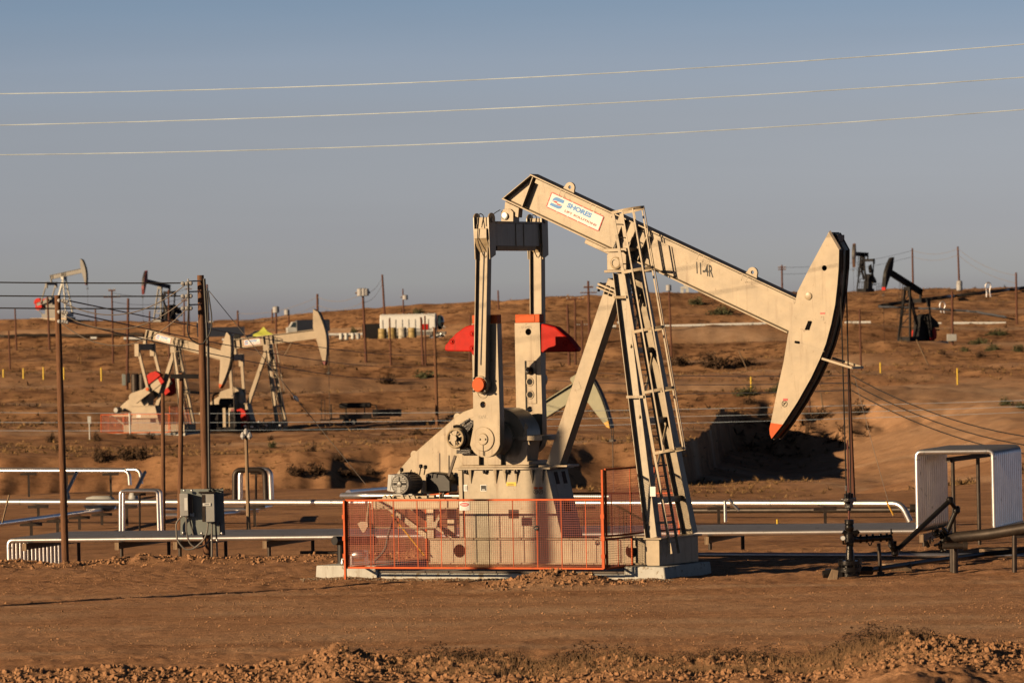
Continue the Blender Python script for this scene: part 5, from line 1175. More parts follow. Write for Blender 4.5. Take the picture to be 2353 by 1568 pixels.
for v, ve, dr, lab in ((690, 652, .55, 'upper pale slack cable between the leftmost and thickest poles'), (716, 685, .6, 'middle pale slack cable between the leftmost and thickest poles'), (738, 710, .75, 'lower pale slack cable between the leftmost and thickest poles')):
    wire(sag(P(136, v, D1 - .2), P(428, ve, D2 - .3), dr), .013, 'bwire', lab, 'pale slack cables at left')
for k, (va, vb, lab) in enumerate(((938, 906, 'highest pale thin wire stretched across the bank'), (962, 918, 'middle pale thin wire stretched across the bank'), (982, 930, 'lowest pale thin wire stretched across the bank'))):
    wire(sag(P(-400, va + 4, 240), P(2900, vb - 8, 250), .5, 40), .010, 'lwire', lab, 'pale thin wires across the bank')
gyo = MB(); a, b = P(480, 668, D2), on_ground(905, 1180, 135); tpt = lambda t: a + (b - a) * t
bb2 = P(840, 1112, 133.5); tpt = lambda t: a + (bb2 - a) * t
gyo.tube([tpt(0), tpt(.545)], .010, 5); gyo.tube([tpt(.55), tpt(1)], .010, 5); gyt = gyo.build('guy_wire', 'bwire'); tag(gyt, 'thin guy wire slanting from the thickest pole down towards the motor', 'wire')
MB().tube([tpt(.538), tpt(.545), tpt(.558), tpt(.565)], [.02, .05, .05, .02], 8).build('strain_insulator', 'white', gyt)
wire(sag(P(1962, 860, PL['R1'][3]), on_ground(2050, 1185), .1), .010, 'bwire', 'guy wire slanting down from the pole behind the bridle ropes', None, 'guy_wire')
rods = [((2036, 1150), (2052, 1182), 150, 'orange guy wire guard leaning beside the downturned pipe elbow'), ((5, 1200), (21, 1136), 158, 'leaning wooden stake at the left edge near the silver pipes')]
for (u0, v0), (u1, v1), D, lab in rods: m = MB(); m.tube([P(u0, v0, D), P(u1, v1, D)], .03, 6); tag(m.build('guy_guard', 'yorange' if 'orange' in lab else 'woodg'), lab, 'stake')
for i, j, where in ((15, 11, 'from the pole behind the level tan pump nose leftward'), (15, 16, 'from the pole behind the level tan pump nose rightward'), (4, 9, 'between the two crossarm poles on the left ridge'), (31, 32, 'between the two tall bare poles on the right hill'),
                   (32, 33, 'from the rightmost tall pole to the right edge pole'), (29, 31, 'from the horse head pole to the right hill pole'), (16, 17, 'from the transformer cluster pole to the leaning pole')):
    for w in range(2):
        a, b = PF[i][2] - V(0, 0, .4 + 1.1 * w), PF[j][2] - V(0, 0, .4 + 1.1 * w)
        wire(sag(a, b, .8, 12), .025, 'bwire', ('upper' if w == 0 else 'lower') + ' faint wire ' + where, 'faint far wires')
# ------------------------------------------------------------------ the other pump jacks
HEADP = []
for x_, z_ in hp:
    p_ = V(x_, 0, z_) - BO; HEADP.append((float(p_ @ bd) - 3.38, float(p_ @ bn) - HB / 2 + .62))
def rot2(p, a): c, s = math.cos(a), math.sin(a); return V(p[0] * c - p[2] * s, p[1], p[0] * s + p[2] * c)
def far_pump(loc, yaw, s, beam_deg, crank_deg, lab, col, weights='red', tip='orange', headm=None, beamm=None, legm=None, basem=None, sign=False, opp=False, pad_=True, cage=True, wl_=True, housing=None, rail=False, padm='concrete', hclip=None):
    o = empty('pump_jack', loc, yaw); o.scale = (s, s, s); tag(o, lab, 'pump jack', None)
    headm, beamm, legm, basem = headm or col, beamm or col, legm or col, basem or col
    if pad_: MB().box(-5.6, 3.0, -1.25, 1.25, -.35, .16).build('base_pad', padm, o)
    m = MB(); m.box(-3.4, 2.3, -.55, -.42, .24, .88); m.box(-3.4, 2.3, .42, .55, .24, .88); m.box(-3.4, 2.3, -.42, .42, .26, .30); m.build('skid', basem, o)
    m = MB(); m.hexa([(-2.6, -.5, .88), (.1, -.5, .88), (.1, .5, .88), (-2.6, .5, .88), (-2.6, -.5, 2.45), (-.3, -.5, 2.45), (-.3, .5, 2.45), (-2.6, .5, 2.45)]); m.box(-2.7, -.2, -.6, .6, 2.45, 2.5); po = m.build('pedestal', basem, o)
    if sign: MB().box(-.75, -.25, -.52, -.495, 1.05, 1.35).build('opening_shade_plate', 'hole_shade', po); MB().box(-2.1, -1.7, -.52, -.495, 1.5, 1.75).build('placard', 'white', po)  # opening painted as a dark plate for its inner shade
    xs, zs = -1.57, 3.2; m = MB(); pr = [(xs + .65 * math.cos(math.radians(q)), zs + .65 * math.sin(math.radians(q))) for q in range(-20, 110, 13)] + [(xs - .9 + .4 * math.cos(math.radians(q)), zs + .4 * math.sin(math.radians(q))) for q in range(100, 201, 20)] + [(xs - 1, 2.5), (xs + .6, 2.5)]
    m.prism(pr, -.45, .45); m.cyl((xs, -1.0, zs), (xs, 1.0, zs), .16, 12); m.build('gear_reducer', housing or basem, o)
    m = MB(); m.prism([(-4.2, 2.0), (-3.2, 2.0), (-1.6, 2.5), (-1.0, 3.2), (-1.3, 3.8), (-2.0, 3.9), (-3.9, 2.75), (-4.3, 2.4)], .5, .78); m.build('belt_guard', housing or basem, o)
    m = MB(); m.lathe([(.2, -.6), (.25, -.5), (.25, .1), (.2, .15)], (-4.1, 0, 2.15), 14, 'y'); m.build('electric_motor', 'motor', o)
    m = MB(); m.box(-4.7, -2.6, -.6, -.5, 1.6, 1.8); m.box(-4.7, -2.6, .4, .5, 1.6, 1.8); m.bar((-4.3, -.55, 1.6), (-3.3, -.55, .9), .1, .12); m.build('motor_frame', basem, o)
    # walking beam turned about the centre bearing
    th = math.radians(beam_deg); PV = V(1.56, 0, 7.2)
    W_ = lambda x, y, z: PV + rot2(V(x, y, z), th)
    m = MB(); d = unit(W_(1, 0, 0) - PV); n_ = V(-d[2], 0, d[0])
    m.bar(W_(-3.2, 0, .62), W_(4.55, 0, .62), .02, .78, n_); m.bar(W_(-3.2, 0, 1.0), W_(4.55, 0, 1.0), .38, .04, n_); m.bar(W_(-3.3, 0, .24), W_(4.55, 0, .24), .38, .04, n_)
    for x in (-3.0, -2.5, -.3, .1, .5): m.bar(W_(x, 0, .26), W_(x, 0, .98), .36, .03, d)
    bo = m.build('walking_beam', beamm, o)
    if sign: sign_on(bo, W_(-2.15, -.02, .38), d, n_, 1.5, .46)
    hd = HEADP if hclip is None else [(a, min(b, hclip)) for a, b in HEADP]
    if hclip is not None: hd = [p for i, p in enumerate(hd) if not (p[1] >= hclip and hd[i - 1][1] >= hclip and hd[(i + 1) % len(hd)][1] >= hclip)]
    cut = -1.72
    up = [p for p in hd if p[1] >= cut]; i0 = [i for i, p in enumerate(hd) if p[1] < cut]
    A_ = hd[i0[0] - 1]; B_ = hd[i0[0]]; t = (A_[1] - cut) / (A_[1] - B_[1]); c1 = (A_[0] + (B_[0] - A_[0]) * t, cut)
    A_ = hd[i0[-1]]; B_ = hd[i0[-1] + 1]; t = (cut - A_[1]) / (B_[1] - A_[1]); c2 = (A_[0] + (B_[0] - A_[0]) * t, cut)
    upper = hd[:i0[0]] + [c1, c2] + hd[i0[-1] + 1:]; lower = [c1] + [hd[i] for i in i0] + [c2]
    tr = lambda pts: [(lambda q: (q[0], q[2]))(W_(x, 0, z)) for x, z in pts]
    ho_ = MB().prism(tr(upper), -.28, .28).build('horse_head', headm, o); MB().prism(tr(lower), -.28, .28).build('head_tip', tip, ho_)
    m = MB(); fr = hd[1:10]
    for a, b in zip(fr[:-1], fr[1:]): m.bar(W_(a[0] + .03, 0, a[1]), W_(b[0] + .03, 0, b[1]), .42, .06, (1, 0, .01))
    m.build('wireline_track', 'black', ho_)
    q = max((W_(x, 0, z)[0] for x, z in hd)); zr = max((W_(x, 0, z) for x, z in hd), key=lambda c: c[0])[2]
    if wl_:
        m = MB(); zb = min(W_(x, 0, z)[2] for x, z in hd) - .6
        for y in (-.13, .13): m.tube([(q + .04, y, zr), (q + .04, y, zb)], .022, 5)
        m.box(q - .08, q + .16, -.2, .2, zb - .12, zb); m.tube([(q + .04, 0, zb + .2), (q + .04, 0, .5)], .025, 6); m.build('bridle_rope', 'cable', o)
    # post
    m = MB(); m.box(2.4, 2.8, -1.0, 1.0, .24, .9); m.build('post_base_box', legm, o)
    for sg in (-1, 1): ipost(V(2.6, sg * .93, .9), V(1.65, sg * .4, 7.0), .28, .2, V(1, 0, 0)).build('post_leg', legm, o)
    m = MB(); m.bar(V(-.33, 0, 2.5), V(1.4, 0, 6.9), .3, .32, (1, 0, 0)); m.build('rear_strut', legm, o)
    m = MB(); m.box(1.3, 1.85, -.5, .5, 6.95, 7.45); m.build('centre_bearing', legm, o)
    m = MB()
    for z0 in (2.2, 3.8, 5.3):
        p0, p1 = legpt(-1, z0), legpt(1, z0); m.bar(p0, p1, .04, .14); m.bar(p0, legpt(1, z0 + 1.4), .04, .12)
    m.build('cross_brace', legm, o)
    if cage:
        m = MB()
        for y in (-.73, -.33): m.bar((2.95, y, .5), (1.7, y, 8.0), .05, .06)
        for k in range(22): z = .7 + k * .32; x = 2.95 - (z - .5) * .1667; m.bar((x, -.73, z), (x, -.33, z), .03, .03)
        lo_ = m.build('ladder', legm, o); m = MB()
        for z in (3.4, 4.6, 5.8, 7.0, 8.0):
            x = 2.95 - (z - .5) * .1667; m.ring((x + .35, -.53, z + .05), .37, .025, 'z', 14, 4)
        for q_ in (-60, 0, 60): m.bar((2.95 - 2.9 * .1667 + .35 + .37 * math.cos(math.radians(q_)), -.53 + .37 * math.sin(math.radians(q_)), 3.4), (1.7 + .35 + .37 * math.cos(math.radians(q_)), -.53 + .37 * math.sin(math.radians(q_)), 8.0), .03, .03)
        m.build('safety_cage', legm, lo_)
    # cranks, weights, pitmans, equaliser
    T = W_(-3.05, 0, -.15); eqz = T[2] - .35
    m = MB(); m.box(T[0] - .16, T[0] + .16, -1.12, 1.12, eqz - .28, eqz + .25); m.prism([(T[0] - .14, eqz + .2), (T[0] + .14, eqz + .2), (T[0] + .12, T[2] + .4), (T[0] - .12, T[2] + .4)], -.12, .12); m.build('equaliser', basem, o)
    ca = math.radians(crank_deg); cdv = V(math.cos(ca), 0, math.sin(ca)); cn = V(-cdv[2], 0, cdv[0]); S0 = V(xs, 0, zs)
    for sg in (-1, 1):
        y = V(0, sg * 1.05, 0)
        m = MB(); m.bar(S0 - cdv * .45 + y, S0 + cdv * 2.85 + y, .20, .62, cn); co = m.build('crank_arm', basem, o)
        for side in ((1, -1) if opp else ((1,) if sg < 0 else (-1,))):
            w = MB(); pts = [(1.35, .30), (1.35, .78), (1.65, 1.0), (2.2, 1.05), (2.75, .85), (2.95, .45), (2.95, .30)]
            pp = [S0 + cdv * a + cn * (b * side) for a, b in pts]; w.prism([(p[0], p[2]) for p in pp], sg * 1.05 - .24, sg * 1.05 + .24); w.build('counterweight', weights, o)
        if weights == 'red':
            w = MB(); w.bar(S0 + cdv * 2.5 + y, S0 + cdv * 2.87 + y, .22, .64, cn); w.build('crank_tip', 'red', co)
        wp = S0 + cdv * 1.3 + V(0, sg * 1.3, 0); tp = V(T[0], sg * 1.3, eqz + .1)
        m = MB(); m.bar(wp, tp, .16, .24, (1, 0, 0)); m.box(tp[0] - .2, tp[0] + .2, tp[1] - .16, tp[1] + .16, tp[2] - .9, tp[2] + .18); m.lathe([(.2, -.1), (.2, .1)], wp, 14, 'y'); pm = m.build('pitman_arm', basem, o)
        if sg < 0: MB().lathe([(.15, -.16), (.15, -.09)], wp, 14, 'y').build('wrist_pin_cap', tip, pm)
    if rail:
        m = MB()
        for y in (-1.6, 1.6):
            for x in (-4.6, -3.3, -2.0): m.bar((x, y, 0), (x, y, 1.9), .06, .06, (1, 0, 0))
            for z in (.7, 1.3, 1.9): m.bar((-4.6, y, z), (-2.0, y, z), .05, .05)
        m.build('guard_rail', basem, o)
    return o
def on_pad(u, v, D): p = P(u, v, D); p[2] = max(p[2], gz(p[0], p[1]) + .1); return p
# two tan pumps on the terrace at left, like the main one
D_a = 444.; A0 = P(371, 998, D_a)
pa_ = far_pump(A0, -math.radians(26), 1.0, -15.0, 33, 'tan pump jack with orange mesh fence nearest on the terrace at left', 'tanfar', sign=True)
fo2 = empty('safety_fence', A0, -math.radians(26)); tag(fo2, 'small orange mesh fence round the tan pump jack on the left terrace', 'fence')
FEs = FE
panel('front_panel', (-4.8, -1.9), (1.8, -1.9), .25, 1.8, .15, .06, 1.2, fo2, wr=.006); panel('end_panel', (-4.8, -1.85), (-4.8, 1.9), .25, 1.8, .15, .06, 1.2, fo2, wr=.006); panel('rear_panel', (-4.7, 1.95), (1.8, 1.95), .25, 1.8, .15, .06, 1.2, fo2, wr=.006); panel('gate_panel', (1.9, -1.85), (1.9, 1.9), .25, 2.4, .15, .06, 1.2, fo2, wr=.006)
D_b = 452.; pb_ = far_pump(P(581, 993, D_b), -math.radians(20), 1.02, 5.5, -75, 'tan pump jack with level beam and shaded legs, right one on the left terrace', 'tanfar', sign=True, tip='dred', pad_=False)
pc_ = far_pump(on_pad(134, 756, 935.), -math.radians(36), 1.0, 8, 195, 'grey pump jack with red weights and white leg on the ridge at far left', 'pgrey', legm='offwhite', tip='dred', cage=False, opp=True, padm='tanfar')
pd_ = far_pump(on_pad(381, 750, 905.), math.radians(180 + 55), .88, 9, -60, 'dark pump jack with dark red head facing left on the left ridge', 'pgrey', weights='pdark', headm='dred', tip='dred', beamm='pblue', legm='pgrey', basem='pdark', cage=False)
pe_ = far_pump(on_pad(1989, 673, 845.), math.radians(180 + 66), .80, 1, 60, 'dark pump jack with brown head seen nearly end on, on the right ridge', 'pdark', weights='pdark', headm='pbrown', tip='pbrown', cage=True, rail=True, pad_=False)
pf_ = far_pump(on_pad(2104, 792, 690.), math.radians(180 + 50), 1.0, 21, -100, 'black pump jack with bright red head tip on the right hill', 'pdark', weights='red', tip='red', beamm='pdark', cage=True, opp=False)
pg = P(1133, 1320, 278.); pg[2] = gz(pg[0], pg[1]) + .05; print('green pump base', proj(pg))
pg_ = far_pump(pg, -math.radians(24), 1.0, 29, -80, 'pale green pump jack with amber head tip half hidden behind the rear strut', 'green', weights='green', tip='yorange', cage=False, hclip=1.3)
wb_ = empty('wellhead', V(*P(1411, 1100, 275.)[:2], gz(*P(1411, 1100, 275.)[:2]))); tag(wb_, 'far small wellhead below the pale green pump jack head', 'wellhead')
m = MB(); m.lathe([(.2, -.2), (.2, .3), (.1, .32), (.1, 1.0), (.25, 1.0), (.25, 1.3), (.08, 1.4), (.06, 2.0)], (0, 0, 0), 10); m.bar((-.5, 0, 1.1), (.5, 0, 1.1), .15, .15); m.build('wellhead_body', 'oily', wb_)

# dark shapes added for boxes and a pump's shaded gearbox; then a pipe manifold
ms = empty('shaded_gearbox_mass', on_pad(520, 996, 447.), -math.radians(20)); tag(ms, 'added dark mass for boxes and a shaded gearbox between the tan pump jacks', 'machinery')
m = MB(); m.box(-1.6, 1.5, -.6, .6, 0, .35); m.box(-1.5, -.5, -.5, .5, .35, 2.3); m.box(.5, 1.2, -.45, .45, .35, 1.7); m.build('mass_boxes', 'pdark', ms, bev=.04)  # near-black colour here carries the shade on the gearbox
m = MB(); m.lathe([(.1, -.7), (.42, -.55), (.42, .55), (.1, .7)], (.1, 0, 2.4), 14, 'x'); m.bar((.1, 0, .3), (.1, 0, 2.1), .2, .2, (1, 0, 0)); m.build('mass_drum', 'pdark', ms)
m = MB(); m.tube(fillet([(-1.0, -.4, 2.3), (-1.0, -.4, 3.1), (-.4, -.4, 3.3)], .2), .09, 8); m.tube([(1.2, -.3, .8), (2.2, -.3, .8), (2.2, -.3, 0)], .07, 6); m.build('mass_pipe', 'dsteel', ms)
pm_ = empty('pipe_manifold', on_pad(606, 995, 447.), 0.1); tag(pm_, 'low tangle of dark pipes and valves at the feet of the level tan pump', 'pipes')
m = MB(); rr = random.Random(21)
for k_ in range(12): x = -1.9 + k_ * .32; h = rr.uniform(.3, 1.1); m.tube(fillet([(x, 0, 0), (x, 0, h), (x + rr.uniform(.3, .9), rr.uniform(-.4, .3), h)], .1), .05, 6)
m.build('bent_pipe', 'dsteel', pm_)
m = MB()
for k_ in range(6): m.lathe([(.05, -.12), (.14, -.05), (.14, .05), (.05, .12)], (-1.6 + .6 * k_, -.1, rr.uniform(.4, .9)), 8)
m.build('valve', 'galv', pm_)

# two far white frames on the skyline under the beam
for u, w, lab in ((1573, 18, 'white twin legged far frame on the skyline under the beam, left one'), (1612, 16, 'grey far frame on the skyline under the beam, right one')):
    p = on_ground(u, 690) if False else P(u, 689, 930); g = V(p[0], p[1], p[2]); k = 930 / FPX; m = MB()
    for dx in (-w / 3, w / 3): m.box(g[0] + dx * k - .25, g[0] + dx * k + .25, g[1] - .2, g[1] + .2, g[2] - .5, g[2] + 26 * k)
    m.box(g[0] - w / 2 * k, g[0] + w / 2 * k, g[1] - .3, g[1] + .3, g[2] + 26 * k, g[2] + 31 * k); m.bar((g[0], g[1], g[2] + 31 * k), (g[0] + .4, g[1], g[2] + 42 * k), .5, .5); tag(m.build('steel_frame', 'offwhite' if 'white' in lab else 'pgrey'), lab, 'steel frame')

# ------------------------------------------------------------------ vehicles, drums, tent on the upper terrace
def grounded(u, v, D):
    p = P(u, v, D); return p
TZ = 735.; k = TZ / FPX
tb_ = on_pad(950, 792, TZ); T = empty('tanker_truck', tb_, math.radians(-4)); tag(T, 'white tanker trailer with round dished end and red box behind the drums', 'tanker')
Lk = 150 * k
m = MB(); ys_ = [(-1.25, 1.5), (-1.25, 3.2), (-1.0, 3.7), (-.5, 3.95), (.5, 3.95), (1.0, 3.7), (1.25, 3.2), (1.25, 1.5)]; n_ = len(ys_)
m.add([(x, y, z) for x in (-Lk / 2, Lk * .36) for y, z in ys_], [tuple(range(n_)), tuple(range(2 * n_ - 1, n_ - 1, -1))] + [(i, (i + 1) % n_, n_ + (i + 1) % n_, n_ + i) for i in range(n_)]); m.build('tank', 'white', T, bev=.12)
m = MB(); m.lathe([(.95, 0), (1.05, .2), (1.0, .5), (.6, .8), (.1, .9)], (Lk * .38, 0, 2.7), 18, 'x'); m.build('tank_end', 'glass', T)
m = MB()
for x in np.linspace(-Lk * .46, Lk * .34, 9): m.box(x - .05, x + .05, -1.32, -1.25, 1.5, 3.2); m.box(x - .05, x + .05, -.5, .5, 3.95, 4.02)
m.box(-Lk * .5, Lk * .36, -1.36, -1.26, 1.45, 1.6); m.build('tank_rib', 'offwhite', T)
m = MB(); m.box(-Lk / 2, Lk / 2, -1.1, 1.1, 1.0, 1.4); m.box(-Lk * .3, Lk * .3, -1.25, -1.1, .9, 1.9); m.build('chassis', 'pgrey', T)
MB().box(Lk * .12, Lk * .24, -1.35, -1.2, 1.7, 2.5).build('red_box', 'red', T)
for x in (-Lk * .4, -Lk * .28, Lk * .3, Lk * .42):
    for y in (-1.0, 1.0):
        w = MB(); w.lathe([(.5, -.15), (.5, .15)], (x, y, .5), 16, 'y'); wo = w.build('wheel', 'rubber', T); MB().lathe([(.26, -.17), (.26, .17)], (x, y, .5), 12, 'y').build('rim', 'galv', wo)
m = MB(); rr = random.Random(4)
for i in range(14): x = rr.uniform(Lk * .2, Lk * .5); z = rr.uniform(.8, 2.4); m.tube([(x, -1.2, z), (x + rr.uniform(-.5, .5), -1.25, z + rr.uniform(-.4, .4))], .07, 5)
m.build('piping', 'galv', T)
def drum(u, v0, v1, w, mtl, lab, D, grp):
    kk = D / FPX; p = on_pad(u, v1, D); r = w * kk / 2; h = (v1 - v0) * kk; m = MB(); m.lathe([(r * .95, 0), (r, .05), (r, h * .33), (r * 1.05, h * .34), (r, h * .36), (r, h * .66), (r * 1.05, h * .67), (r, h * .69), (r, h * .95), (r * .9, h)], (0, 0, 0), 16); o = m.build('storage_drum', mtl); o.location = tuple(p); tag(o, lab, 'drum', grp)
for u, mt, lab in ((879, 'drumy', 'yellow drum at the left end of the row before the white tanker'), (901.5, 'drumy', 'darker yellow drum, second from left before the white tanker'), (924.5, 'drumw', 'cream drum, third from left before the white tanker'), (947.5, 'drumy', 'yellow drum at the right end of the row before the white tanker')):
    drum(u, 758, 787, 19.5, mt, lab, TZ - 12, 'drums before the tanker')
for u, mt, lab in ((784, 'offwhite', 'leftmost pale barrel right of the level tan pump head'), (796, 'offwhite', 'second pale barrel right of the level tan pump head'), (811, 'offwhite', 'third pale barrel right of the level tan pump head'), (823, 'lgrey', 'grey rightmost barrel right of the level tan pump head')):
    drum(u, 765, 784, 9.5, mt, lab, TZ - 5, 'pale barrels')
m = MB(); 
for z, y in ((0, 0), (.35, .1)): m.box(-1.6, 1.6, -.4, .4, z, z + .25)
o = m.build('pump_skid', 'black'); o.location = tuple(P(848, 786, TZ)); tag(o, 'dark machinery skid between the pale barrels and yellow drums', 'machinery')
m = MB(); m.box(-Lk * .3, Lk * .0, -1.1, 1.1, .9, 2.9); m.box(-Lk * .3, Lk * .08, -1.0, 1.0, .4, .9); o = m.build('cargo_box', 'black'); o.location = tuple(P(878, 790, TZ + 6)); tag(o, 'black cargo box at the left end of the white tanker', 'container')
TR = empty('box_truck', on_pad(708, 776, 720.), math.radians(8)); tag(TR, 'dark blue box truck with pale cab left of the level tan pump head', 'truck')
m = MB(); m.box(-1.6, 2.9, -1.2, 1.2, .9, 2.5); m.build('cargo_body', 'trunk', TR)
m = MB(); m.prism([(-2.9, .5), (-1.65, .5), (-1.65, 2.3), (-2.2, 2.25), (-2.6, 1.6), (-2.95, 1.45)], -1.1, 1.1); cbm = m.build('cab', 'offwhite', TR); MB().prism([(-2.56, 1.55), (-1.75, 1.5), (-1.75, 2.2), (-2.16, 2.18)], -1.12, 1.12).build('cab_window', 'glass', cbm)
for x in (-2.3, 1.9):
    for y in (-1.0, 1.0): MB().lathe([(.45, -.15), (.45, .15)], (x, y, .45), 14, 'y').build('wheel', 'rubber', TR)
TE = empty('canopy_tent', on_pad(606, 782, 710.)); tag(TE, 'lime green pop up canopy tent left of the dark box truck', 'tent'); kk = 710 / FPX
w = 25 * kk; zt_ = 14 * kk; m = MB(); ap = V(0, 0, zt_ + 18 * kk)
cs = [V(-w, -w * .7, zt_), V(w * .9, -w * .7, zt_), V(w * .9, w * .7, zt_), V(-w, w * .7, zt_)]; md = [c * .4 + V(0, 0, zt_ * .6 + 7 * kk) for c in cs]
m.add(cs + md + [ap], [(0, 1, 5, 4), (1, 2, 6, 5), (2, 3, 7, 6), (3, 0, 4, 7), (4, 5, 8), (5, 6, 8), (6, 7, 8), (7, 4, 8)]); m.add([c - V(0, 0, .25) for c in cs] + cs, [(0, 1, 5, 4), (1, 2, 6, 5), (2, 3, 7, 6), (3, 0, 4, 7)]); m.build('canopy', 'canopy', TE, smooth=False)
for c in cs: MB().bar((c[0], c[1], -.5), (c[0], c[1], c[2]), .06, .06, (1, 0, 0)).build('tent_leg', 'pgrey', TE)
CR = empty('parked_car', on_pad(600, 783, 712.)); tag(CR, 'dark parked car under the lime green canopy tent', 'car')
m = MB(); m.prism([(-2.1, .35), (2.1, .35), (2.15, .8), (1.4, .95), (.9, 1.4), (-.8, 1.4), (-1.5, .95), (-2.15, .85)], -.85, .85); m.build('body', 'trunk', CR)
for x in (-1.3, 1.3):
    for y in (-.8, .8): MB().lathe([(.33, -.1), (.33, .1)], (x, y, .33), 12, 'y').build('wheel', 'rubber', CR)
TK2 = empty('parked_truck', on_pad(508, 783, 715.)); tag(TK2, 'dark truck with pale roof rack behind the thickest pole', 'truck')
m = MB(); m.box(-3.2, 3.2, -1.1, 1.1, .6, 1.9); m.box(-3.3, -1.2, -1.1, 1.1, 1.9, 2.5); m.build('body', 'trunk', TK2); m = MB(); m.box(-3.2, -1.0, -1.0, 1.0, 2.6, 2.75); m.build('roof_rack', 'offwhite', TK2)
for x in (-2.2, 2.2):
    for y in (-1.0, 1.0): MB().lathe([(.45, -.15), (.45, .15)], (x, y, .45), 12, 'y').build('wheel', 'rubber', TK2)
# trailer with a tank below the terrace edge
D3 = 455.; k3 = D3 / FPX; TL = empty('tank_trailer', on_pad(812, 992, D3)); tag(TL, 'low trailer with long dark tank and pale wheels right of the level tan pump', 'trailer')
m = MB(); m.tube([(-1.2, 0, 1.75), (-1.05, 0, 1.75), (1.5, 0, 1.75), (1.6, 0, 1.75)], [.15, .24, .24, .15], 14); m.tube([(1.6, 0, 1.8), (2.0, 0, 1.75), (2.1, 0, 1.2)], .06, 6); m.build('tank', 'pdark', TL)
m = MB(); m.box(-2.0, 3.2, -.5, .5, .55, .68); m.box(-1.2, 1.6, -.4, .4, .68, 1.0); m.box(1.7, 4.2, -.6, .6, .75, 1.35); m.bar((-.6, 0, 1), (-.6, 0, 1.6), .1, .1, (1, 0, 0)); m.bar((1.0, 0, 1), (1.0, 0, 1.6), .1, .1, (1, 0, 0)); m.box(-2.9, -1.9, -.1, .1, .5, .6); m.build('trailer_frame', 'black', TL)
m = MB()
for x in (-2.75, -2.45): m.bar((x, 0, .6), (x, 0, 2.3), .06, .06, (1, 0, 0))
m.bar((-2.75, 0, 2.3), (-2.45, 0, 2.3), .06, .06); m.bar((-1.9, 0, .6), (-1.9, 0, 1.9), .12, .12, (1, 0, 0)); m.build('stand_pipe', 'dsteel', TL)
for x, mt in ((-.62, 'yorange'), (.02, 'offwhite')):
    for y in (-.55, .55):
        w = MB(); w.lathe([(.30, -.12), (.30, .12)], (x, y, .31), 16, 'y'); wo = w.build('wheel', 'rubber', TL); MB().lathe([(.19, -.14), (.19, .14)], (x, y, .31), 12, 'y').build('rim', 'drumw' if mt == 'offwhite' else 'woodg', wo)
# small things on the hills
def marker(u, v0, v1, lab, w=3.6, D=None, mtl='yellow'):
    b = on_ground(u, v1); D_ = float((b - CAM) @ fw); kk = D_ / FPX; m = MB(); m.cyl((0, 0, -.5), (0, 0, (v1 - v0) * kk), w * kk / 2, 8); m.lathe([(w * kk / 2, 0), (w * kk * .4, .05), (.01, .08)], (0, 0, (v1 - v0) * kk), 8); o = m.build('marker_post', mtl); o.location = tuple(b); tag(o, lab, 'marker post', 'yellow marker posts')
for u, v0, v1, lab in ((8, 850, 868, 'yellow marker post nearest the left edge, first of the left row'), (54, 848, 871, 'second yellow marker post from the left edge'), (100, 846, 873, 'third yellow marker post from the left edge'), (147, 846, 872, 'yellow marker post just right of the leftmost near pole'), (233, 848, 876, 'lone yellow marker post left of the grey box pole'), (320, 861, 884, 'yellow marker post right of the grey box pole'),
                       (1725.5, 868, 904, 'yellow marker post below the beam left of the horse head'), (2022.5, 834, 857, 'yellow marker post right of the bridle ropes on the slope'), (2199.5, 849, 884, 'yellow marker post furthest right on the slope')): marker(u, v0, v1, lab)
for u, v0, v1, lab in ((1786, 1192, 1230, 'short yellow stake behind the near bundle left of the bridle ropes'), (299, 948, 1012, 'white vent post left of the near tan far pump fence')):
    D_ = 160. if u > 1000 else 440.; p = P(u, v1, D_); kk = D_ / FPX; o = MB().cyl((0, 0, -.6), (0, 0, (v1 - v0) * kk), 2.2 * kk, 8).build('marker_post', 'yellow' if u > 1000 else 'offwhite'); o.location = tuple(p); tag(o, lab, 'marker post')
vb = MB(); p = P(206, 1000, 430.); vb.box(-.14, .14, -.1, .1, 1.0, 1.6); vb.cyl((0, 0, -.5), (0, 0, 1.0), .05, 8); o = vb.build('meter_box', 'offwhite'); o.location = tuple(p); tag(o, 'white meter box on a thin post left of the orange far fence', 'meter box')
# pipes across the hills
def hill_pipe(pts, r, mtl, lab, lift=.5, n=40):
    gp = []
    for (u0, v0), (u1, v1) in zip(pts[:-1], pts[1:]):
        for t in np.linspace(0, 1, 12)[: -1 if (u1, v1) != pts[-1] else None]:
            gp.append(on_ground(u0 + (u1 - u0) * t, v0 + (v1 - v0) * t, 380) + V(0, 0, lift))
    m = MB(); m.tube(gp, r, 8); tag(m.build('hill_pipe', mtl), lab, 'pipe', 'pipes across the far hills')
def sky_pipe(u0, v0, u1, v1, D0, D1, r, mtl, lab):
    a, b = on_ground(u0, v0, 480), on_ground(u1, v1, 480); dm = float((a + b)[1] / 2); a, b = P(u0, v0, dm - 2), P(u1, v1, dm - 2); m = MB(); m.tube([a, b], r, 8); o = m.build('hill_pipe', mtl)
    for t in (.08, .5, .92):
        c = a + (b - a) * t; g = gz(c[0], c[1]); m = MB(); m.bar((c[0], c[1], min(g, c[2]) - .6), (c[0], c[1], c[2]), .15, .15, (1, 0, 0)); m.build('pipe_post', 'dsteel', o)
    tag(o, lab, 'pipe', 'pipes across the far hills')
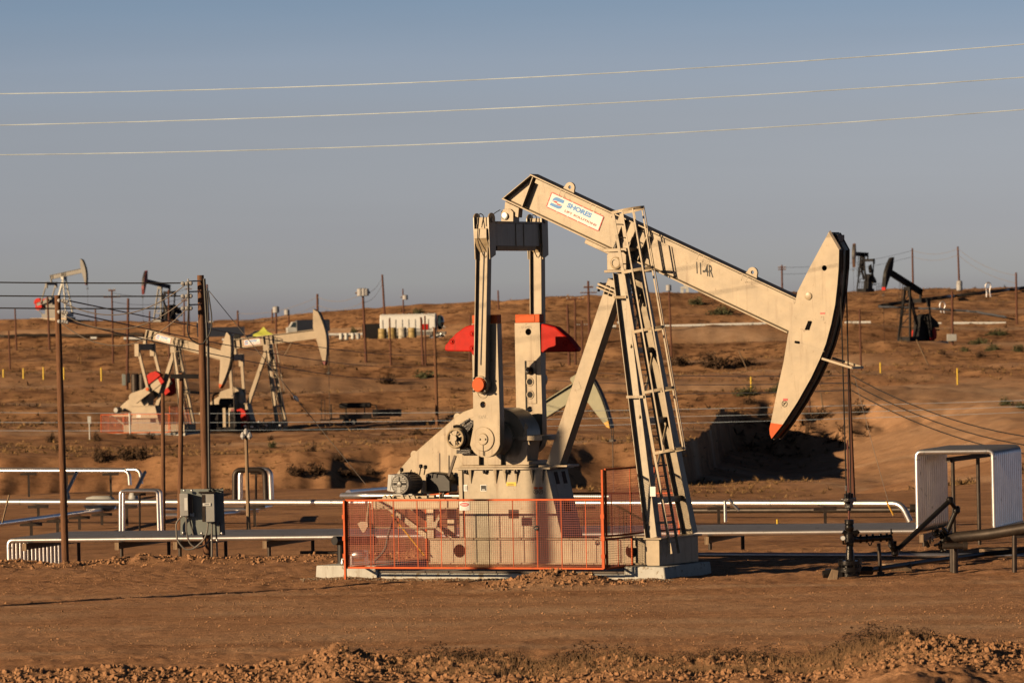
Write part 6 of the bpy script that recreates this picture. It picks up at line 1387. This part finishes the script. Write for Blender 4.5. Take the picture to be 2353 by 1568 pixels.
for u0, v0, u1, v1, lab in ((510, 780, 592, 778, 'short bright far pipe left of the lime green tent'), (752, 768, 838, 767, 'bright far pipe right of the level tan pump head'), (208, 776, 222, 776, 'tiny bright far pipe piece right of the grey far pump'), (284, 777, 340, 777, 'bright far pipe ending at the near tan far pump tail'), (1388, 750, 1415, 749, 'short bright far pipe left of the rear strut top'), (1418, 741, 1452, 741, 'short bright far pipe between the rear strut and the ladder'), (1518, 749, 1712, 744, 'long bright far pipe left part under the beam'), (1712, 744, 1822, 742, 'long bright far pipe right part under the beam'),
                            (1940, 741, 2000, 740, 'bright far pipe right of the horse head'), (2145, 743, 2162, 743, 'tiny bright far pipe piece right of the black pump'), (2190, 742, 2310, 742, 'bright far pipe right of the pole with a pale panel'), (1000, 770, 1022, 769, 'tiny bright far pipe piece right of the white tanker')):
    Dp = 790. if u0 > 1500 else 760.; sky_pipe(u0, v0, u1, v1, Dp, Dp, .19, 'white', lab)
hill_pipe([(2020, 711), (2130, 695), (2240, 682), (2360, 667)], .30, 'black', 'dark pipeline climbing the right hill towards the right edge')
hill_pipe([(2020, 712), (2110, 716), (2220, 722), (2310, 736)], .16, 'pblue', 'grey pipeline running down the right hill from the dark one')
hill_pipe([(0, 779), (120, 778), (330, 776)], .22, 'dsteel', 'dark pipeline along the ridge below the grey far pump', .4)
for u, v0, v1, lab in ((2165, 693, 722, 'lower shiny omega shaped pipe loop on the right hill'), (2270, 649, 675, 'upper shiny omega shaped pipe loop on the right ridge')):
    D_ = 770. if u < 2200 else 850.; kk = D_ / FPX; p = P(u, v1, D_); h = (v1 - v0) * kk; w = 7 * kk; m = MB()
    m.tube(fillet([(-w * .6, 0, -.5), (-w * .5, 0, h * .3), (-w, 0, h * .7), (-w * .4, 0, h), (w * .5, 0, h), (w, 0, h * .7), (w * .4, 0, h * .35), (w * .7, 0, -.5)], .8, 5), .11, 8); o = m.build('pipe_loop', 'chrome'); o.location = tuple(p); tag(o, lab, 'pipe loop', 'omega pipe loops')
for (u0, v0), (u1, v1), lab in (((700, 672 + 510 - 400), (620, 840), 'x'),):
    pass
for u0, v0, u1, v1, lab in ((673, 781, 650, 818, 'leaning orange stake below the level tan pump beam'), (1697, 806, 1718, 848, 'leaning yellowish stake below the beam on the right slope'), (2105, 780, 2135, 838, 'leaning stake right of the black pump'), (1885, 902, 1893, 950, 'leaning pale stake behind the horse head tip')):
    b = on_ground(u1, v1); D_ = float((b - CAM) @ fw); m = MB(); m.tube([b - V(0, 0, .3), P(u0, v0, D_ - 1)], .07, 5); tag(m.build('guy_guard', 'woodg'), lab, 'stake')
p = P(2110, 0 + 792, 690.)

# ------------------------------------------------------------------ pole outside the view at left that throws the long shadow
sb_ = loc2w(LP(1245, 1150, -.52)); oq = V(sb_[0] - 30 * math.sin(SUN_AZ), sb_[1] - 30 * math.cos(SUN_AZ), 0); oq[2] = gz(oq[0], oq[1]); op_ = empty('utility_pole', oq); tag(op_, 'tall wooden pole standing left of the view that casts the long thin shadow', 'pole')
MB().tube([(0, 0, -1), (0, 0, 0), (-.05, 0, 11.0)], [.27, .26, .22], 12).build('pole_shaft', 'wood', op_)

# ------------------------------------------------------------------ plants and loose soil
def tri_cloud(cent, rad, n, size, flat=.7, seed=0, stalk=False):
    r = np.random.default_rng(seed); vs = []; fs = []
    for i in range(n):
        d = r.normal(size=3); d /= np.linalg.norm(d); d[2] = abs(d[2]) * flat
        p = np.array(cent) + d * rad * (r.random() ** .45) * (0.8 + .4 * math.sin(5 * d[0] + 3 * d[1] + seed))
        a = r.normal(size=3); a /= np.linalg.norm(a); b = np.cross(a, r.normal(size=3)); b /= np.linalg.norm(b) + 1e-9
        s = size * (.5 + r.random()); o = len(vs); vs += [p - a * s * .5, p + a * s * .5 + b * s * .16, p + b * s * .4]; fs.append((o, o + 1, o + 2))
    return vs, fs
def bush(u, v, w, h, lab, mtl='bush', seed=0, group='bushes', D=None):
    b = on_ground(u, v) if D is None else at_depth(u, D, v); D_ = float((b - CAM) @ fw); kk = D_ / FPX; R_ = w * kk / 2
    vs, fs = tri_cloud((0, 0, 0), 1.0, 900, .24, 1.0, seed); m = MB(); m.add([V(p[0] * R_, p[1] * R_, p[2] * h * kk * 1.5 - .1) for p in vs], fs)
    for k_ in range(6): q = 2 * PI * k_ / 6; m.tube([(0, 0, -.2), (R_ * .5 * math.cos(q), R_ * .5 * math.sin(q), h * kk * .6)], .02 * R_, 4)
    o = m.build('bush', mtl, smooth=False); o.location = tuple(b); tag(o, lab, 'bush', group)
for i, (u, v, w, h, lab, mt) in enumerate((
    (231, 1066, 50, 26, 'round dark tumbleweed on the bank right of the leftmost pole', 'bush'), (287, 1061, 44, 24, 'dark tumbleweed, middle of three on the bank below the near tan far pump', 'bush'), (322, 1057, 42, 24, 'dark tumbleweed, right one of the touching pair on the bank', 'bush'),
    (118, 1018, 26, 18, 'brown bush just left of the leftmost pole on the bank', 'bush'), (142, 1036, 32, 20, 'brown bush half behind the leftmost pole', 'bush'), (222, 1012, 28, 14, 'small dark bush below the left end of the far fence pad', 'bush'), (300, 1008, 34, 10, 'low dark bush below the far fence pad middle', 'bush'), (344, 1009, 28, 13, 'dark bush below the right of the far fence pad', 'bush'),
    (625, 1029, 22, 12, 'olive bush on the bank right of the thin pale pole', 'bushg'), (622, 1012, 18, 10, 'small brown bush just above the olive bush on the bank', 'bush'), (720, 1038, 24, 16, 'dark bush in the middle of the bank left of the guy wire', 'bush'), (780, 1060, 34, 14, 'wide dark bush crossed by the guy wire', 'bush'), (848, 1089, 30, 16, 'dark bush left of the electric motor on the bank', 'bush'),
    (676, 1098, 50, 18, 'large dark bush at the foot of the bank, left one', 'bush'), (728, 1098, 46, 20, 'large dark bush at the foot of the bank, middle one', 'bush'), (800, 1097, 60, 14, 'low dark bush at the foot of the bank, right one', 'bush'),
    (745, 992 + 6, 26, 8, 'flat dark bush at the edge of the terrace by the guy wire', 'bush'), (958, 997, 40, 10, 'flat dark bush on the bank edge left of the belt guard', 'bush'), (880, 1000, 22, 7, 'flat small bush on the bank edge right of the trailer', 'bush'),
    (1640, 846, 90, 26, 'large golden brown bush right of the ladder on the slope', 'bush'), (1710, 838, 60, 14, 'golden brown low bush below the beam', 'bush'), (1560, 838, 60, 16, 'brown bush touching the ladder cage on the right', 'bush'),
    (1715, 906, 60, 15, 'green bush row left of the lone yellow marker below the beam', 'bushg'), (1790, 903, 60, 15, 'green bush right of the yellow marker below the beam', 'bushg'),
    (2280, 805, 44, 12, 'dark green bush on the far right bank', 'bushg'), (2216, 808, 26, 9, 'small dark green bush left of the far right bank bush', 'bushg'), (2165, 815, 20, 10, 'small dark bush right of the black pump pad', 'bush'), (2340, 808, 30, 12, 'dark green bush at the right edge of the bank', 'bushg'), (2250, 820, 22, 10, 'small bush below the dark green bush on the right bank', 'bush'),
    (2250, 790, 50, 11, 'low green shrub right of the pale panel pole', 'bushg'), (2290, 770, 60, 10, 'upper low green shrub at right of the pale panel pole', 'bushg'), (2310, 930, 40, 14, 'olive shrub near the right edge on the smooth slope', 'bushg'), (2345, 938, 34, 12, 'olive shrub at the right edge on the smooth slope', 'bushg'),
    (975, 868, 60, 14, 'dark bush right of the level tan pump rope on the hill', 'bushg'), (890, 880, 50, 14, 'brown bush left of that dark hill bush', 'bush'), (1600, 700, 40, 12, 'dark bush just below the ridge under the beam', 'bushg'), (1660, 722, 70, 14, 'dark green low bush under the middle of the beam', 'bushg'), (812, 704 + 60, 20, 9, 'dark bush on the upper terrace left of the tanker', 'bushg'),
    (1235, 714, 30, 9, 'dark ridge bush right of the far pitman', 'bushg'), (960, 722, 26, 9, 'dark ridge bush just above the tanker end', 'bushg'), (1720, 930, 40, 12, 'dark brush on the rim above the dark hollow', 'bush'), (1880, 962, 80, 16, 'dark brush along the rim of the hollow right part', 'bush'), (1780, 975, 80, 14, 'dark brush along the rim of the hollow left part', 'bush'), (1975, 950, 50, 22, 'dark brush on the rim behind the bridle ropes', 'bush'))):
    bush(u, v, w, h, lab, mt, seed=i + 3)
def scatter(name, n, usel, size, mtl, kind_fn, seed, dmin, dmax, tri=10):
    r = np.random.default_rng(seed); vs = []; fs = []; D = dmin * (dmax / dmin) ** r.random(n); q = r.uniform(-150, 2500, n); x = (q - CX) / FPX * D
    z = ground(x, D); k = np.nonzero(kind_fn(q, D, x, r))[0]; n = len(k); s = (size * (.5 + r.random(n) ** 2 * 1.6))[:, None, None]
    c = np.stack([x[k], D[k], z[k]], -1)[:, None, :]
    a = r.normal(size=(n, tri, 3)); a[..., 2] = np.abs(a[..., 2]) * .55 + .1; a *= s / (np.linalg.norm(a, axis=-1, keepdims=True) + .01) * (.6 + .6 * r.random((n, tri, 1)))
    b = r.normal(size=(n, tri, 3)) * s * .13; b[..., 2] *= .3
    co = np.stack([c - b * .6, c + b * .6 + a * .2, c + a], 2).reshape(-1, 3); nf = n * tri
    me = bpy.data.meshes.new(name); me.vertices.add(len(co)); me.vertices.foreach_set('co', co.ravel()); me.loops.add(nf * 3); me.loops.foreach_set('vertex_index', np.arange(nf * 3, dtype=np.int32))
    me.polygons.add(nf); me.polygons.foreach_set('loop_start', np.arange(0, nf * 3, 3, dtype=np.int32)); me.polygons.foreach_set('loop_total', np.full(nf, 3, np.int32)); me.update(); me.materials.append(M[mtl])
    o = bpy.data.objects.new(name, me); C.objects.link(o); struct(o, 'stuff'); return o
def on_hill(q, D, x, r):
    c = fbm(x / 16, D / 30, 5, 3); vv = hz(q) + (CAM_H - ground(x, D, False)) * FPX / D
    bare = np.zeros(len(q), bool)
    for c_, w_ in ((905, 12), (1003, 8), (1100, 12), (846, 5), (792, 7)): bare |= np.abs(vv - c_) < w_
    bare |= (q > 1900) & (D > 300) & (D < 540); return (~bare) & (c > -.22 + .25 * r.random(len(q)))
tag(scatter('dry_scrub', 46000, None, .24, 'scrub', on_hill, 5, 236, 1000), 'low dry scrub scattered thinly over the hillsides', 'scrub', kind='stuff')
tag(scatter('dark_scrub', 20000, None, .34, 'bush', lambda q, D, x, r: on_hill(q, D, x, r) & ((fbm(x / 22, D / 40, 15, 3) > .12) | (terrace(x, D) < .2) & (D > 470) & (r.random(len(q)) > .55)), 6, 236, 980, 9), 'dark dry weeds dotted over the hillsides', 'weeds', kind='stuff')
def hollow(q, D, x, r): return (np.abs(D - 480 - 3 * (r.random(len(q)) - .5)) < 5) & (q > 1620) & (q < 2000)
tag(scatter('rim_brush', 5000, None, .55, 'bush', hollow, 8, 440, 492, 10), 'dark brush growing along the rim of the shaded hollow', 'brush', kind='stuff')
# dirt clods: along the near spoil bank, on the heap by the pad, at the terrace edge
ICO = None
def ico(sub):
    bm = bmesh.new(); bmesh.ops.create_icosphere(bm, subdivisions=sub, radius=1.0); bm.verts.index_update(); v = np.array([p.co[:] for p in bm.verts]); f = [tuple(p.index for p in q.verts) for q in bm.faces]; bm.free(); return v, f
IV2, IF2 = ico(2); IV1, IF1 = ico(1)
def clods(name, xs_, ys_, smin, smax, mtl, seed, sink=.75, power=3.0, sub=2):
    IV, IF = (IV2, IF2) if sub == 2 else (IV1, IF1)
    r = np.random.default_rng(seed); z = ground(xs_, ys_); n = len(xs_); S = smin + (smax - smin) * r.random(n) ** power
    allv = []; F_ = []
    for i in range(n):
        ang = r.uniform(0, 2 * PI, 3); R_ = np.array(Matrix.Rotation(ang[0], 3, 'X') @ Matrix.Rotation(ang[1], 3, 'Y') @ Matrix.Rotation(ang[2], 3, 'Z'))
        ph = r.uniform(0, 6, 6); v = IV * (1 + (.22 * np.sin(2.6 * IV[:, :1] + ph[0]) * np.sin(2.9 * IV[:, 1:2] + ph[1]) + .16 * np.sin(5.2 * IV[:, 2:3] + ph[2] + 2 * IV[:, :1]) + .10 * np.sin(7.5 * IV[:, 1:2] + ph[3] - 3 * IV[:, 2:3])) + r.uniform(-.14, .14, (len(IV), 1))) * r.uniform(.65, 1.25, 3); v = v @ R_.T * S[i]; o = len(allv) * len(IV)
        allv.append(v + np.array([xs_[i], ys_[i], z[i] + S[i] * (1 - sink) * .55])); F_ += [tuple(a + o for a in t) for t in IF]
    m = MB(); m.v = [tuple(p) for p in np.concatenate(allv)]; m.f = F_; o = m.build(name, mtl, smooth=True, ang=40); struct(o, 'stuff'); return o
r = np.random.default_rng(12)
n = 34000; x = r.uniform(-10.2, 10.2, n); y = 81.6 + 6.6 * r.random(n) ** .7; qq = CX + FPX * x / y; mh = np.interp(qq, MU, MH); kp = (r.random(n) < np.clip((mh - .02) * 3.0, .4, 1)) & (y < 88.6)
tag(clods('bank_clods', x[kp], y[kp], .008, .062, 'clod', 1, power=4.5), 'clumped dirt clods along the spoil bank at the bottom of the view', 'dirt clods', kind='stuff')
n = 1100; x = .95 + r.normal(size=n) * .85; y = 115.5 + r.normal(size=n) * .55
tag(clods('heap_clods', x, y, .006, .055, 'clod', 2, power=4.0), 'dirt clods heaped against the front of the concrete pad', 'dirt clods', kind='stuff')
n = 1500; t = r.uniform(-6.2, 3.4, n); b = -1.36 - np.abs(r.normal(size=n)) * .45; pts = ORG[None, :] + AX[None, :] * t[:, None] + BX[None, :] * b[:, None]
tag(clods('pad_gravel', pts[:, 0], pts[:, 1], .006, .024, 'stone', 3, power=2.0), 'loose gravel strip along the front of the concrete pad', 'gravel', kind='stuff')
n = 16000; x = r.uniform(-12.5, 12.5, n); y = 88 + 43 * r.random(n); kp = fbm(x * .5, y * .3, 66, 3) > -.25 + .5 * r.random(n); x, y = x[kp], y[kp]
tag(clods('road_pebbles', x, y, .006, .026, 'clod', 4, power=3.0, sub=1), 'small loose pebbles scattered over the dirt road', 'pebbles', kind='stuff')
n = 2600; x = r.uniform(-13, 2.0, n); y = 131.3 + r.normal(size=n) * .8
tag(clods('edge_clods', x, y, .010, .06, 'clod', 5, power=4), 'rough dirt clods along the road edge below the near pipe bundle', 'dirt clods', kind='stuff')
# dry grass and twigs on the spoil bank
def blades(name, cx, cy, n, hgt, spread, mtl, seed, lean=.5, w=.006):
    r = np.random.default_rng(seed); vs = []; fs = []; xs_ = cx + r.normal(size=n) * spread[0]; ys_ = cy + r.normal(size=n) * spread[1]; zz = ground(xs_, ys_)
    for i in range(n):
        a = r.uniform(0, 2 * PI); L_ = hgt * (.35 + .9 * r.random()); d = V(math.cos(a), math.sin(a) * .4, 0) * lean * L_ * r.random(); p = V(xs_[i], ys_[i], zz[i] - .02); q = p + d * .4 + V(0, 0, L_ * .55); t_ = p + d + V(0, 0, L_); s = V(w * (.6 + .8 * r.random()), 0, 0)
        o = len(vs); vs += [p - s, p + s, q + s * .7, q - s * .7, t_]; fs += [(o, o + 1, o + 2, o + 3), (o + 3, o + 2, o + 4)]
    return vs, fs
gm = MB()
for k, (u, n, h, sx) in enumerate(((1180, 300, .16, .30), (1260, 500, .22, .35), (1400, 500, .2, .5), (1530, 250, .14, .4), (1700, 400, .16, .6), (1830, 500, .18, .5), (1940, 700, .26, .4), (2010, 300, .22, .3), (960, 350, .16, .5), (1060, 300, .14, .4), (2120, 250, .16, .4), (700, 120, .12, .5))):
    D = 86.3; x0 = (u - CX) / FPX * D; vs, fs = blades('g', x0, D, n // 2, h, (sx, .55), 'grass', 40 + k, .9); gm.add(vs, fs)
for k, u in enumerate((1300, 1500, 1660, 1830, 1000, 1990)):
    D = 84.9; x0 = (u - CX) / FPX * D; vs, fs = blades('g', x0, D, 450, .12, (.9, .2), 'grass', 70 + k, .8); gm.add(vs, fs)
o = gm.build('dry_grass', 'grass', smooth=False); tag(o, 'dry golden grass along the foot of the spoil bank', 'grass', kind='stuff')
dm_ = MB()
for k, (u, w_, h_) in enumerate(((930, .5, .2), (1010, .6, .26), (1080, .55, .24), (1150, .4, .16), (1260, .5, .2), (1330, .65, .28), (1420, .5, .24), (1560, .5, .18), (1640, .5, .2), (1720, .65, .22), (1800, .4, .18), (1900, .5, .24), (1960, .6, .3), (2010, .6, .28), (2070, .5, .2))):
    D = 86.8; x0 = (u - CX) / FPX * D; g = gz(x0, D); vs, fs = tri_cloud((0, 0, 0), 1.0, 1500, .13, 1.0, 90 + k); dm_.add([V(x0 + p[0] * w_, D + p[1] * .5, g - .08 + p[2] * h_ * 1.3) for p in vs], fs)
tag(dm_.build('dead_brush', 'bush', smooth=False), 'dark dead brush tangled over the spoil bank', 'brush', kind='stuff')
tw = MB()
for k, (u, v) in enumerate(((800, 1500), (1290, 1512), (1440, 1505), (1880, 1500), (1925, 1520))):
    b = on_ground(u, v + 30); 
    for j in range(5): tw.tube([b, b + V(rng.uniform(-.12, .12), rng.uniform(-.1, .1), rng.uniform(.15, .38)), b + V(rng.uniform(-.3, .3), rng.uniform(-.1, .1), rng.uniform(.2, .5))], .004, 4)
tag(tw.build('dry_twigs', 'grass'), 'thin pale dry twigs sticking up from the spoil bank', 'twigs', kind='stuff')
